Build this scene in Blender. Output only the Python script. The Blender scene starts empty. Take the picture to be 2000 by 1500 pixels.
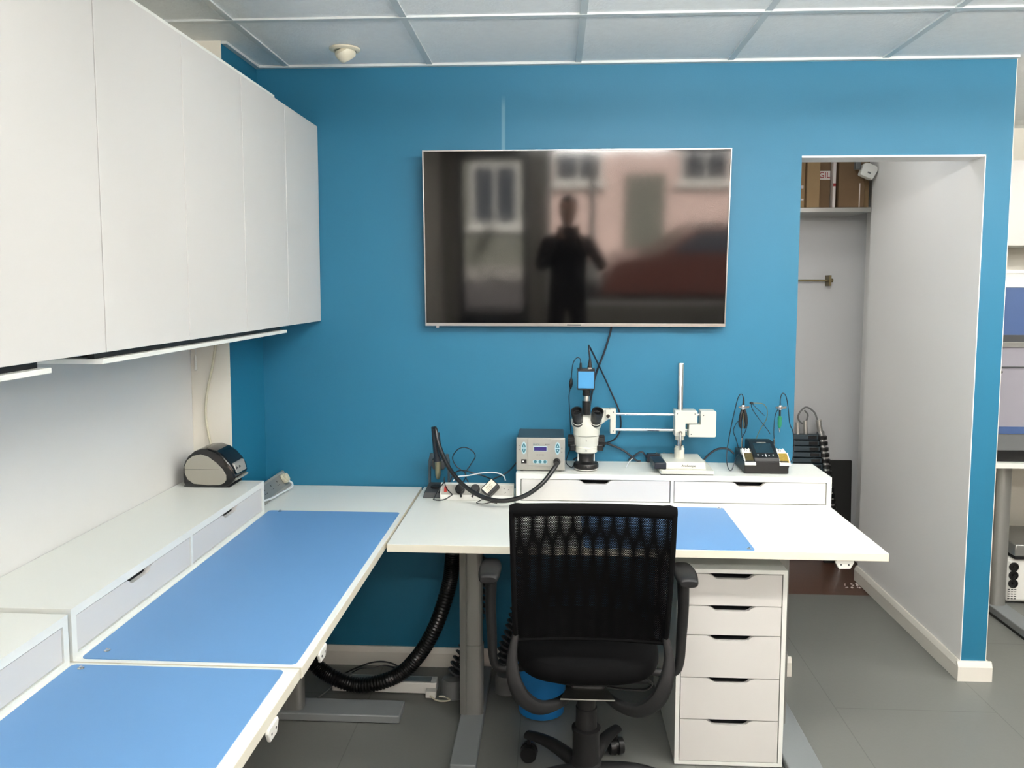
import bpy, bmesh, math, random
from mathutils import Vector, Matrix
random.seed(4)
C = bpy.context.scene.collection
S = bpy.context.scene
PI = math.pi

# ------------------------------------------------------------------ camera, world, sun, lights, exposure
cam_d = bpy.data.cameras.new('camera'); cam = bpy.data.objects.new('camera', cam_d); C.objects.link(cam)
S.camera = cam
yaw, pitch, roll = -.0538, .0833, .0012
fw = Vector((math.sin(yaw)*math.cos(pitch), math.cos(yaw)*math.cos(pitch), -math.sin(pitch)))
rt = Vector((math.cos(yaw), -math.sin(yaw), 0)); up = rt.cross(fw)
r2 = rt*math.cos(roll)+up*math.sin(roll); u2 = up*math.cos(roll)-rt*math.sin(roll)
M = Matrix((r2, u2, -fw)).transposed().to_4x4(); M.translation = Vector((0, -3.283, 1.634))
cam.matrix_world = M
cam_d.sensor_fit = 'HORIZONTAL'; cam_d.sensor_width = 36; cam_d.lens = 1546.5/2000*36
cam_d.shift_y = -61/2000; cam_d.clip_start = .03; cam_d.clip_end = 100

W = bpy.data.worlds.new('sky'); S.world = W; W.use_nodes = True
wn = W.node_tree.nodes['Background']; wn.inputs[0].default_value = (.75, .85, 1, 1); wn.inputs[1].default_value = .6
sd = bpy.data.lights.new('sun', 'SUN'); sd.energy = 26; sd.angle = .03; sd.color = (1, .93, .86)
sun = bpy.data.objects.new('sun', sd); C.objects.link(sun); sun.rotation_euler = (math.radians(-48), 0, math.radians(-24))
PANEL_POWER = 44.0       # radiance of the ceiling light panels
PANELS = [(.5, -1.65), (2.1, -1.65), (.3, -3.9), (2.4, -3.9), (.6, -5.6), (3.3, -.6)]
vs = S.view_settings
vs.view_transform = 'Standard'; vs.look = 'None'; vs.gamma = 1; vs.use_curve_mapping = False; vs.exposure = 0.62

# ------------------------------------------------------------------ materials
def srgb(r, g, b):
    f = lambda c: (c/255)/12.92 if c/255 <= .04045 else ((c/255+.055)/1.055)**2.4
    return (f(r), f(g), f(b), 1)
def mat(name, col, rough=.5, metal=0, noise=0, nscale=20, bump=0, bscale=200, spec=.5, coat=0, emit=None, alpha=None, ior=None, transm=0):
    m = bpy.data.materials.new(name); m.use_nodes = True
    nt = m.node_tree; b = nt.nodes['Principled BSDF']
    b.inputs['Base Color'].default_value = col; b.inputs['Roughness'].default_value = rough
    b.inputs['Metallic'].default_value = metal; b.inputs['Specular IOR Level'].default_value = spec
    b.inputs['Coat Weight'].default_value = coat
    if ior: b.inputs['IOR'].default_value = ior
    if transm: b.inputs['Transmission Weight'].default_value = transm
    if emit: b.inputs['Emission Color'].default_value = emit[0]; b.inputs['Emission Strength'].default_value = emit[1]
    tc = nt.nodes.new('ShaderNodeTexCoord')
    if noise:
        n = nt.nodes.new('ShaderNodeTexNoise'); n.inputs['Scale'].default_value = nscale; n.inputs['Detail'].default_value = 5
        nt.links.new(tc.outputs['Object'], n.inputs['Vector'])
        mx = nt.nodes.new('ShaderNodeMixRGB'); mx.blend_type = 'MULTIPLY'; mx.inputs['Fac'].default_value = 1
        mr = nt.nodes.new('ShaderNodeMapRange'); mr.inputs['To Min'].default_value = 1-noise; mr.inputs['To Max'].default_value = 1+noise
        nt.links.new(n.outputs['Fac'], mr.inputs['Value'])
        mx.inputs['Color1'].default_value = col; nt.links.new(mr.outputs['Result'], mx.inputs['Color2'])
        nt.links.new(mx.outputs['Color'], b.inputs['Base Color'])
    if bump:
        n2 = nt.nodes.new('ShaderNodeTexNoise'); n2.inputs['Scale'].default_value = bscale; n2.inputs['Detail'].default_value = 3
        nt.links.new(tc.outputs['Object'], n2.inputs['Vector'])
        bp = nt.nodes.new('ShaderNodeBump'); bp.inputs['Strength'].default_value = bump; bp.inputs['Distance'].default_value = .002
        nt.links.new(n2.outputs['Fac'], bp.inputs['Height']); nt.links.new(bp.outputs['Normal'], b.inputs['Normal'])
    return m
def nodes(m): return m.node_tree, m.node_tree.nodes['Principled BSDF']

blue_paint = mat('blue_paint', srgb(20, 103, 134), .55, noise=.03, nscale=1.6, bump=.15, bscale=150)
cream_paint = mat('cream_paint', srgb(226, 222, 210), .6, noise=.03, nscale=2, bump=.1)
grey_wall = mat('pale_grey_paint', srgb(240, 239, 237), .55, noise=.03, nscale=1.5, bump=.1)
closet_shaded = mat('closet_shaded_paint', srgb(188, 189, 190), .55, noise=.03, nscale=1.5, bump=.1)  # closet wall paint darkened for the back wall, its shade put into the colour
unseen_wall = mat('taupe_paint', srgb(150, 144, 136), .7, noise=.03, nscale=2, bump=.1)
splash = mat('white_panel', srgb(222, 222, 220), .4, noise=.01, nscale=2)
skirt_paint = mat('skirting_paint', srgb(226, 222, 212), .35, noise=.02, nscale=6)
lam = mat('white_laminate', srgb(232, 234, 228), .32, noise=.008, nscale=3, bump=.03, bscale=400)
lam_edge = mat('white_edge_band', srgb(228, 224, 208), .4, noise=.01, nscale=8)
door_white = mat('white_door_front', srgb(211, 209, 205), .38, noise=.008, nscale=2, bump=.03, bscale=300)
blue_mat = mat('blue_rubber', srgb(98, 144, 192), .5, noise=.03, nscale=3, bump=.12, bscale=900)
steel_grey = mat('grey_painted_steel', srgb(150, 150, 146), .35, .6, noise=.03, nscale=8, bump=.05)
foot_grey = mat('grey_powder_coat', srgb(126, 130, 132), .5, .1, noise=.04, nscale=10, bump=.1)
chrome = mat('chrome', srgb(225, 225, 225), .12, 1)
alu = mat('aluminium', srgb(205, 205, 200), .3, 1, noise=.02)
blackp = mat('black_plastic', srgb(13, 13, 14), .4, noise=.1, nscale=30, bump=.05, bscale=500)
blackm = mat('black_matt', srgb(14, 14, 15), .7, noise=.1, nscale=30)
darkgrey = mat('dark_grey_plastic', srgb(58, 60, 62), .5, noise=.05, nscale=20, bump=.05)
midgrey = mat('mid_grey_plastic', srgb(96, 98, 98), .5, noise=.05, nscale=20)
slate = mat('slate_plastic', srgb(52, 66, 74), .45, noise=.05, nscale=20)
rubber = mat('black_rubber_cable', srgb(16, 17, 19), .35, noise=.05, nscale=40)
navy = mat('dark_cable', srgb(18, 24, 36), .4, noise=.05, nscale=40)
white_cable = mat('white_cable', srgb(222, 226, 228), .4, noise=.03)
cream_cable = mat('cream_cable', srgb(196, 192, 170), .5, noise=.03)
whitep = mat('white_plastic', srgb(228, 228, 222), .35, noise=.02, nscale=15)
scope_white = mat('white_enamel', srgb(208, 208, 196), .25, noise=.01, nscale=15)
silverp = mat('silver_plastic', srgb(166, 164, 156), .4, .25, noise=.03, nscale=12)
cam_blue = mat('camera_blue', srgb(66, 142, 192), .4, noise=.02)
bin_blue = mat('bin_blue', srgb(30, 120, 190), .4, noise=.03)
glass_blue = mat('blue_panel', srgb(62, 84, 126), .4, noise=.03)
red_sw = mat('red_switch', srgb(170, 40, 30), .3, noise=.05)
teal = mat('teal_button', srgb(60, 112, 124), .4, noise=.05)
ltblue = mat('pale_blue_button_surround', srgb(170, 200, 208), .4, noise=.03)
green = mat('green_handle', srgb(36, 120, 84), .4, noise=.05)
brass = mat('brass_wool', srgb(200, 168, 80), .3, .8, noise=.4, nscale=250, bump=1, bscale=300)
brass_r = mat('tarnished_brass', srgb(120, 108, 78), .35, .8, noise=.15, nscale=40)
card = mat('cardboard', srgb(146, 120, 86), .8, noise=.08, nscale=12, bump=.1)
card2 = mat('brown_cardboard', srgb(114, 90, 64), .8, noise=.08, nscale=14, bump=.1)
tape_w = mat('white_tape', srgb(214, 204, 198), .5, noise=.03)
red_ink = mat('red_ink', srgb(150, 40, 40), .6, noise=.05)
ink = mat('dark_ink', srgb(60, 62, 66), .6, noise=.05)
label_w = mat('white_label', srgb(226, 220, 204), .6, noise=.03)
lcd = mat('purple_lcd', srgb(56, 48, 104), .15, noise=.05, emit=(srgb(70, 60, 120), .05))
lcd_off = mat('dark_screen', srgb(26, 44, 52), .12, noise=.03)
crate_p = mat('translucent_plastic', srgb(196, 200, 206), .3, noise=.03)
tv_black = mat('tv_screen', srgb(5, 5, 6), .06, noise=.05, ior=1.72)
tv_silver = mat('tv_silver', srgb(190, 186, 182), .28, .85, noise=.03)
smoke = mat('tinted_acrylic', srgb(142, 139, 148), .08, noise=.03, nscale=3, ior=1.6)
lamp_white = mat('lamp_diffuser', (1, 1, 1, 1), .5, noise=.01, emit=((1, .965, .91, 1), PANEL_POWER))
added_up_lamp = mat('added_uplight', (1, 1, 1, 1), .5, noise=.01, emit=((1, .975, .94, 1), PANEL_POWER*1.5))  # added upward glow for the battens, only to brighten the ceiling
lamp_dome = mat('opal_dome', (1, 1, 1, 1), .5, noise=.01, emit=((1, .97, .93, 1), 13))
lamp_glass = mat('lamp_lens', srgb(150, 146, 130), .2, noise=.1, nscale=80)
spot_cream = mat('cream_enamel', srgb(220, 214, 192), .35, noise=.02)
chair_fabric = mat('black_seat_fabric', srgb(9, 9, 10), .9, spec=.12, noise=.12, nscale=250, bump=.3, bscale=600)
chair_plastic = mat('charcoal_plastic', srgb(28, 28, 29), .5, spec=.35, noise=.05, nscale=20, bump=.05)
glass = mat('window_glass', (1, 1, 1, 1), .0, noise=.0, ior=1.45, transm=1)
cloth_dark = mat('dark_clothes', srgb(12, 12, 14), .9, noise=.1, nscale=60, bump=.2)
skin_m = mat('skin', srgb(170, 122, 98), .5, noise=.06, nscale=30, bump=.05)
hair_m = mat('short_dark_hair', srgb(34, 28, 24), .8, noise=.2, nscale=90, bump=.4)

# blue wall with an old pale streak above the television
def add_streak(m):
    nt, b = nodes(m); src = b.inputs['Base Color'].links[0].from_socket
    g = nt.nodes.new('ShaderNodeNewGeometry'); s = nt.nodes.new('ShaderNodeSeparateXYZ'); nt.links.new(g.outputs['Position'], s.inputs[0])
    def band(sock, lo, hi, soft):
        a = nt.nodes.new('ShaderNodeMapRange'); a.inputs['From Min'].default_value = lo-soft; a.inputs['From Max'].default_value = lo; nt.links.new(sock, a.inputs['Value'])
        c = nt.nodes.new('ShaderNodeMapRange'); c.inputs['From Min'].default_value = hi+soft; c.inputs['From Max'].default_value = hi; nt.links.new(sock, c.inputs['Value'])
        q = nt.nodes.new('ShaderNodeMath'); q.operation = 'MULTIPLY'; nt.links.new(a.outputs[0], q.inputs[0]); nt.links.new(c.outputs[0], q.inputs[1]); return q
    bx = band(s.outputs['X'], -.217, -.209, .006); bz = band(s.outputs['Z'], 2.19, 2.36, .05)
    q = nt.nodes.new('ShaderNodeMath'); q.operation = 'MULTIPLY'; nt.links.new(bx.outputs[0], q.inputs[0]); nt.links.new(bz.outputs[0], q.inputs[1])
    q2 = nt.nodes.new('ShaderNodeMath'); q2.operation = 'MULTIPLY'; q2.inputs[1].default_value = .28; nt.links.new(q.outputs[0], q2.inputs[0])
    mx = nt.nodes.new('ShaderNodeMixRGB'); mx.inputs['Color2'].default_value = srgb(150, 190, 205)
    nt.links.new(q2.outputs[0], mx.inputs['Fac']); nt.links.new(src, mx.inputs['Color1']); nt.links.new(mx.outputs[0], b.inputs['Base Color'])
blue_streak = blue_paint.copy(); blue_streak.name = 'blue_paint_streaked'; add_streak(blue_streak)

# grey sheet floor with faint joints of the boards underneath
floor_m = mat('grey_floor_paint', srgb(108, 109, 105), .42, noise=.05, nscale=2.5, bump=.15, bscale=60)
nt, b = nodes(floor_m)
g = nt.nodes.new('ShaderNodeNewGeometry'); br = nt.nodes.new('ShaderNodeTexBrick')
mp = nt.nodes.new('ShaderNodeMapping'); mp.inputs['Rotation'].default_value = (0, 0, math.radians(90)); mp.inputs['Location'].default_value = (.35, .12, 0)
nt.links.new(g.outputs['Position'], mp.inputs['Vector']); nt.links.new(mp.outputs[0], br.inputs['Vector'])
br.inputs['Scale'].default_value = 1; br.inputs['Brick Width'].default_value = 1.22; br.inputs['Row Height'].default_value = .61
br.inputs['Mortar Size'].default_value = .0022; br.inputs['Mortar Smooth'].default_value = .2
br.inputs['Color1'].default_value = (1, 1, 1, 1); br.inputs['Color2'].default_value = (.985, .985, .985, 1); br.inputs['Mortar'].default_value = (.72, .72, .72, 1)
src = b.inputs['Base Color'].links[0].from_socket
mx = nt.nodes.new('ShaderNodeMixRGB'); mx.blend_type = 'MULTIPLY'; mx.inputs['Fac'].default_value = 1
nt.links.new(src, mx.inputs['Color1']); nt.links.new(br.outputs['Color'], mx.inputs['Color2']); nt.links.new(mx.outputs[0], b.inputs['Base Color'])

wood_m = mat('dark_wood_boards', srgb(84, 58, 44), .4, noise=.25, nscale=4, bump=.1)
nt, b = nodes(wood_m)
for n in nt.nodes:
    if n.type == 'TEX_NOISE' and n.inputs['Scale'].default_value == 4:
        mp = nt.nodes.new('ShaderNodeMapping'); mp.inputs['Scale'].default_value = (1.2, 14, 1)
        nt.links.new(nt.nodes['Texture Coordinate'].outputs['Object'], mp.inputs['Vector']); nt.links.new(mp.outputs[0], n.inputs['Vector'])

# ceiling tile: mineral fibre, small pits
tile_m = mat('ceiling_tile', srgb(238, 242, 243), .85, noise=.05, nscale=35)
nt, b = nodes(tile_m)
vo = nt.nodes.new('ShaderNodeTexNoise'); vo.inputs['Scale'].default_value = 90; vo.inputs['Detail'].default_value = 6
nt.links.new(nt.nodes['Texture Coordinate'].outputs['Object'], vo.inputs['Vector'])
bp = nt.nodes.new('ShaderNodeBump'); bp.inputs['Strength'].default_value = .5; bp.inputs['Distance'].default_value = .004
nt.links.new(vo.outputs['Fac'], bp.inputs['Height']); nt.links.new(bp.outputs['Normal'], b.inputs['Normal'])
tbar_m = mat('ceiling_bar', srgb(206, 212, 212), .3, noise=.02)

# knitted mesh fabric: a honeycomb of small real openings
def mesh_fabric(name, pitch_, rad, ang, pz):
    m = mat(name, srgb(5, 5, 6), .9, spec=.1, noise=.1, nscale=90, bump=.1)
    nt, b = nodes(m); tc = nt.nodes['Texture Coordinate']
    mp = nt.nodes.new('ShaderNodeMapping'); mp.inputs['Rotation'].default_value = (0, ang, 0); nt.links.new(tc.outputs['Object'], mp.inputs['Vector'])
    s = nt.nodes.new('ShaderNodeSeparateXYZ'); nt.links.new(mp.outputs[0], s.inputs[0])
    def mth(op, a, c=None):
        n = nt.nodes.new('ShaderNodeMath'); n.operation = op
        for i, v in enumerate((a, c)):
            if v is None: continue
            if isinstance(v, (int, float)): n.inputs[i].default_value = v
            else: nt.links.new(v, n.inputs[i])
        return n.outputs[0]
    def grid(off):
        fx = mth('SUBTRACT', mth('FRACT', mth('ADD', mth('MULTIPLY', s.outputs['X'], 1/pitch_), 50+off)), .5)
        fz = mth('SUBTRACT', mth('FRACT', mth('ADD', mth('MULTIPLY', s.outputs['Z'], .577/pz), 50+off)), .5)
        fz = mth('MULTIPLY', fz, 1.733)
        return mth('ADD', mth('MULTIPLY', fx, fx), mth('MULTIPLY', fz, fz))
    d = mth('MINIMUM', grid(0), grid(.5))
    hole = mth('GREATER_THAN', d, rad*rad)
    nt.links.new(hole, b.inputs['Alpha'])
    return m
mesh_back = mesh_fabric('mesh_fabric_back', .0044, .25, 0.0, .0044)
mesh_front = mesh_fabric('mesh_fabric_front', .0050, .25, .0, .00435)

# ------------------------------------------------------------------ mesh helpers
class MB:
    def __init__(s): s.bm = bmesh.new(); s.T = None; s.mi = 0
    def _fin(s, vs, fs):
        if s.T:
            for v in vs: v.co = s.T @ v.co
        for f in fs: f.material_index = s.mi
        return s
    def box(s, x0, x1, y0, y1, z0, z1):
        v = [s.bm.verts.new((x, y, z)) for x in (x0, x1) for y in (y0, y1) for z in (z0, z1)]
        fs = [s.bm.faces.new([v[i] for i in q]) for q in ((0, 1, 3, 2), (4, 6, 7, 5), (0, 4, 5, 1), (2, 3, 7, 6), (0, 2, 6, 4), (1, 5, 7, 3))]
        return s._fin(v, fs)
    def hexa(s, pts):     # 8 points: bottom 4 ccw, top 4 ccw
        v = [s.bm.verts.new(p) for p in pts]
        fs = [s.bm.faces.new([v[i] for i in q]) for q in ((3, 2, 1, 0), (4, 5, 6, 7), (0, 1, 5, 4), (1, 2, 6, 5), (2, 3, 7, 6), (3, 0, 4, 7))]
        return s._fin(v, fs)
    def rings(s, rings, cap=True, closed=True):
        R = [[s.bm.verts.new(p) for p in r] for r in rings]; fs = []; n = len(R[0])
        for a, b_ in zip(R, R[1:]):
            for i in range(n if closed else n-1):
                fs.append(s.bm.faces.new((a[i], a[(i+1) % n], b_[(i+1) % n], b_[i])))
        if cap: fs += [s.bm.faces.new(R[0][::-1]), s.bm.faces.new(R[-1])]
        return s._fin([v for r in R for v in r], fs)
    def cyl(s, p0, p1, r0, r1=None, seg=20):
        r1 = r0 if r1 is None else r1
        p0, p1 = Vector(p0), Vector(p1); d = (p1-p0).normalized()
        a = d.orthogonal().normalized(); b_ = d.cross(a)
        return s.rings([[p+(a*math.cos(t)+b_*math.sin(t))*r for t in [2*PI*i/seg for i in range(seg)]] for p, r in ((p0, r0), (p1, r1))])
    def lathe(s, c, prof, axis='Z', seg=28):
        rings = []
        for r, h in prof:
            ring = []
            for i in range(seg):
                t = 2*PI*i/seg; a, b_ = r*math.cos(t), r*math.sin(t)
                ring.append(Vector(c)+(Vector((a, b_, h)) if axis == 'Z' else Vector((b_, h, a)) if axis == 'Y' else Vector((h, a, b_))))
            rings.append(ring)
        return s.rings(rings)
    def tube(s, pts, r, seg=10, step=8, raw=False):
        P = [Vector(p) for p in pts]; Q = []
        if raw: Q = P
        else:
            E = [P[0]*2-P[1]]+P+[P[-1]*2-P[-2]]
            for i in range(1, len(E)-2):
                for k in range(step):
                    t = k/step; a, b_, c, d = E[i-1], E[i], E[i+1], E[i+2]
                    Q.append(.5*((2*b_)+(c-a)*t+(2*a-5*b_+4*c-d)*t*t+(3*b_-a-3*c+d)*t**3))
            Q.append(P[-1])
        rings = []; n = None
        for i, p in enumerate(Q):
            d = (Q[min(i+1, len(Q)-1)]-Q[max(i-1, 0)]).normalized()
            n = d.orthogonal().normalized() if n is None else (n-d*n.dot(d)).normalized()
            b_ = d.cross(n); rr = r(i/(len(Q)-1)) if callable(r) else r
            rings.append([p+(n*math.cos(2*PI*k/seg)+b_*math.sin(2*PI*k/seg))*rr for k in range(seg)])
        return s.rings(rings)
    def prism(s, pts, axis, a, b_):     # pts 2d in the other two axes
        def P(u, v, w): return {'X': (w, u, v), 'Y': (u, w, v), 'Z': (u, v, w)}[axis]
        A = [s.bm.verts.new(P(u, v, a)) for u, v in pts]; B = [s.bm.verts.new(P(u, v, b_)) for u, v in pts]
        fs = [s.bm.faces.new(A), s.bm.faces.new(B[::-1])]
        n = len(pts)
        for i in range(n): fs.append(s.bm.faces.new((A[i], B[i], B[(i+1) % n], A[(i+1) % n])))
        return s._fin(A+B, fs)
    def ball(s, c, r, sc=(1, 1, 1), u=20, v=12):
        n = len(s.bm.verts)
        g = bmesh.ops.create_uvsphere(s.bm, u_segments=u, v_segments=v, radius=1)
        fs = set(f for w in g['verts'] for f in w.link_faces)
        for w in g['verts']: w.co = Vector((w.co.x*r*sc[0], w.co.y*r*sc[1], w.co.z*r*sc[2]))+Vector(c)
        return s._fin(g['verts'], fs)
    def build(s, name, m, parent=None, bevel=0, smooth=True, sub=0, solid=0, seg=2, ang=35):
        org = Vector((0, 0, 0)); p = parent
        while p: org = org+p.location; p = p.parent
        bmesh.ops.translate(s.bm, vec=-org, verts=s.bm.verts)
        bmesh.ops.recalc_face_normals(s.bm, faces=s.bm.faces)
        me = bpy.data.meshes.new(name); s.bm.to_mesh(me); s.bm.free()
        for k in (m if isinstance(m, (list, tuple)) else [m]): me.materials.append(k)
        if smooth:
            me.shade_smooth(); me.set_sharp_from_angle(angle=math.radians(ang))
        o = bpy.data.objects.new(name, me); C.objects.link(o)
        if parent: o.parent = parent
        if solid: q = o.modifiers.new('thick', 'SOLIDIFY'); q.thickness = solid; q.offset = 0
        if bevel:
            q = o.modifiers.new('bevel', 'BEVEL'); q.width = bevel; q.segments = seg; q.limit_method = 'ANGLE'; q.angle_limit = math.radians(40)
            q.harden_normals = False
        if sub: q = o.modifiers.new('sub', 'SUBSURF'); q.levels = sub; q.render_levels = sub
        return o
def rrect(x0, x1, z0, z1, r, n=5):
    pts = []
    for cx, cz, a0 in ((x1-r, z1-r, 0), (x0+r, z1-r, 90), (x0+r, z0+r, 180), (x1-r, z0+r, 270)):
        for k in range(n+1):
            t = math.radians(a0+90*k/n); pts.append((cx+r*math.cos(t), cz+r*math.sin(t)))
    return pts
def thing(name, label, cat, loc=(0, 0, 0), group=None):
    o = bpy.data.objects.new(name, None); C.objects.link(o); o.empty_display_size = .05
    o.location = loc; o['label'] = label; o['category'] = cat
    if group: o['group'] = group
    return o
def tag(o, label, cat, group=None, kind=None):
    if label: o['label'] = label
    if cat: o['category'] = cat
    if group: o['group'] = group
    if kind: o['kind'] = kind
    return o
def struct(name, mb, m, parent=None, **k):
    o = mb.build(name, m, parent, **k)
    if parent is None: o['kind'] = 'structure'
    return o
def copy_tree(o, parent=None):
    c = o.copy(); C.objects.link(c)
    if parent is not None: c.parent = parent
    for ch in list(o.children): copy_tree(ch, c)
    return c
def text(name, s, size, loc, m, parent, rot=(PI/2, 0, 0), depth=.0004, align='CENTER', sx=1):
    cu = bpy.data.curves.new(name, 'FONT'); cu.body = s; cu.size = size; cu.extrude = depth; cu.align_x = align; cu.align_y = 'CENTER'
    t = bpy.data.objects.new(name, cu); C.objects.link(t)
    me = bpy.data.meshes.new_from_object(t.evaluated_get(bpy.context.evaluated_depsgraph_get()))
    bpy.data.objects.remove(t)
    org = Vector((0, 0, 0)); p = parent
    while p: org = org+p.location; p = p.parent
    R = Matrix.Translation(Vector(loc)-org) @ Matrix.Rotation(rot[2], 4, 'Z') @ Matrix.Rotation(rot[1], 4, 'Y') @ Matrix.Rotation(rot[0], 4, 'X') @ Matrix.Diagonal((sx, 1, 1, 1))
    me.transform(R); me.materials.clear(); me.materials.append(m)
    o = bpy.data.objects.new(name, me); C.objects.link(o); o.parent = parent
    return o

# ------------------------------------------------------------------ room shell
CE = 2.53; LW = -1.39; YB = -6.6; RW = 4.4; YF = 1.45
struct('floor', MB().box(LW-.2, RW+.2, YB-.2, .90, -.1, 0).box(1.82, RW+.2, .90, YF+.2, -.1, 0), floor_m, smooth=False)
struct('floor_closet', MB().box(.8, 1.82, .90, YF+.2, -.1, -.004), wood_m, smooth=False)
struct('ceiling', MB().box(LW-.2, RW+.2, YB-.2, YF+.2, CE+.004, CE+.1), tile_m, smooth=False)
m = MB()
for x in (-1.10, -.511, .089, .689, 1.289, 1.889, 2.489, 3.089, 3.689): m.box(x-.012, x+.012, YB, -.02, CE-.002, CE+.006)
for k in range(11): m.box(LW, RW, -.571-.6*k-.012, -.571-.6*k+.012, CE-.003, CE+.006)
m.box(-1.232, 1.80, -.022, -.0005, CE-.006, CE+.006); m.box(-1.2315, -1.212, -.345, -.022, CE-.006, CE+.006)
struct('trim_1', m, tbar_m, smooth=False)
# blue wall with a doorway
m = MB().box(LW, .985, 0, .12, 0, CE+.004).box(1.70, 1.80, 0, .12, 0, CE+.004).box(.985, 1.70, 0, .12, 2.157, CE+.004)
struct('wall_back', m, blue_streak, smooth=False)
m = MB().box(.985, 1.70, -.0015, .122, 2.145, 2.157).box(1.688, 1.7, -.0015, .122, 0, 2.157).box(.985, .997, .0, .122, 0, 2.157)
m = MB().box(.985, 1.70, -.0015, .122, 2.150, 2.1575).box(1.697, 1.7005, -.0015, .122, 0, 2.157)
struct('door_1', m, grey_wall, smooth=False)
struct('wall_closet_right', MB().box(1.70, 1.7995, .12, 1.13, 0, CE+.004).box(1.80, 1.92, 1.13, YF, 0, CE+.004).box(1.82,1.92,1.13,1.2,0,CE), grey_wall, smooth=False)
struct('wall_closet_left', MB().box(.7, .8, .12, YF, 0, CE+.004), grey_wall, smooth=False)
struct('wall_closet_back', MB().box(.7, 1.92, YF, YF+.1, 0, CE+.004), closet_shaded, smooth=False)  # back wall carries its shade in the darker paint
struct('wall_far_right', MB().box(1.92, RW+.1, YF, YF+.1, 0, CE+.004), cream_paint, smooth=False)
struct('wall_pillar_side', MB().box(1.7995, 1.803, .0005, 1.13, 0, CE+.004), cream_paint, smooth=False)
# boxed pillar in the left corner: blue on its room side, cream on its near side
struct('wall_pillar', MB().box(LW, -1.232, -.344, 0, 0, CE+.004), blue_paint, smooth=False)
struct('wall_pillar_return', MB().box(LW, -1.2335, -.347, -.343, 0, CE+.004), cream_paint, smooth=False)
struct('wall_left', MB().box(LW-.1, LW, YB, 0, 0, CE+.004), cream_paint, smooth=False)
struct('wall_right', MB().box(RW, RW+.1, YB, YF, 0, CE+.004), unseen_wall, smooth=False)
# front wall of the shop with its glazing (behind the camera, seen in the television)
m = MB().box(LW, -1.2, YB-.15, YB, 0, CE).box(-.32, -.1, YB-.15, YB, 0, CE).box(3.7, RW, YB-.15, YB, 0, CE).box(-.1, 3.7, YB-.15, YB, 0, .45).box(LW, RW, YB-.15, YB, 2.35, CE+.004)
struct('wall_front', m, unseen_wall, smooth=False)
wf = struct('window_1', MB().box(-.1, 3.7, YB-.1, YB-.05, .45, .5).box(-.1, 3.7, YB-.1, YB-.05, 2.3, 2.35).box(-.1, -.05, YB-.1, YB-.05, .45, 2.35).box(3.65, 3.7, YB-.1, YB-.05, .45, 2.35), whitep, smooth=False)
struct('pane', MB().box(-.05, 3.65, YB-.08, YB-.074, .5, 2.3), glass, wf, smooth=False)
wd = struct('door_2', MB().box(-1.2, -1.12, YB-.1, YB-.05, 0, 2.35).box(-.4, -.32, YB-.1, YB-.05, 0, 2.35).box(-1.12, -.4, YB-.1, YB-.05, 2.2, 2.35).box(-1.12, -.4, YB-.1, YB-.05, 0, .35), darkgrey, smooth=False)
struct('pane', MB().box(-1.12, -.4, YB-.08, YB-.074, .35, 2.2), glass, wd, smooth=False)

# skirting boards with a stepped profile
def skirt(name, x0, x1, y, d=.018, h=.082):
    P = [(y, 0), (y-d, 0), (y-d, h-.022), (y-d*.7, h-.008), (y-d*.45, h), (y, h)]
    struct(name, MB().prism(P, 'X', x0, x1), skirt_paint, ang=20)
skirt('baseboard_back', -1.232, 1.003, 0)
skirt('baseboard_pillar', 1.682, 1.821, 0)
d, h = .018, .082
P = [(1.70, 0), (1.70-d, 0), (1.70-d, h-.022), (1.70-d*.7, h-.008), (1.70-d*.45, h), (1.70, h)]
struct('baseboard_closet', MB().prism(P, 'Y', 0, 1.13), skirt_paint, ang=20)
P = [(1.803, 0), (1.803, h), (1.803+d*.45, h), (1.803+d, h-.02), (1.803+d, 0)]
struct('baseboard_end', MB().prism(P, 'Y', 0, 1.13), skirt_paint, ang=20)
P = [(.985, 0), (.985, h), (.985+d*.45, h), (.985+d*.7, h-.008), (.985+d, h-.022), (.985+d, 0)]
struct('baseboard_jamb', MB().prism(P, 'Y', .0, .12), skirt_paint, ang=20)
struct('wall_left_panel', MB().box(LW, LW+.006, -3.3, -.348, .75, 1.6), splash, smooth=False)

# linear lights hung under the ceiling on two rods each
for i, (x, y) in enumerate(PANELS):
    zc = CE-.20
    t = thing('ceiling_light', 'long white linear light hung below the tiled ceiling on two thin rods', 'ceiling light', (x, y, zc), 'linear ceiling lights behind the photographer')
    MB().box(x-.62, x+.62, y-.03, y+.03, zc+.03, zc+.045).build('housing', whitep, t, smooth=False)
    MB().box(x-.6, x+.6, y-.026, y+.026, zc+.045, zc+.056).build('added_uplight', added_up_lamp, t, smooth=False)  # added glowing strip on top, lifts the ceiling brightness
    MB().prism([(y-.032, zc+.03), (y-.04, zc+.01), (y-.03, zc-.012), (y+.03, zc-.012), (y+.04, zc+.01), (y+.032, zc+.03)], 'X', x-.6, x+.6).build('diffuser', lamp_white, t, smooth=False)
    for u in (-.5, .5): MB().cyl((x+u, y, zc+.045), (x+u, y, CE+.003), .004, seg=8).build('rod', chrome, t)
t = thing('ceiling_light', 'round white opal dome light on the ceiling of the closet', 'ceiling light', (1.22, .45, CE-.05))
MB().lathe((1.22, .45, CE), [(.12, .003), (.12, -.02), (.11, -.022)]).build('base', whitep, t)
MB().lathe((1.22, .45, CE), [(.105, -.018), (.10, -.045), (.075, -.07), (.03, -.08), (.002, -.081)]).build('dome', lamp_dome, t)
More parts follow.
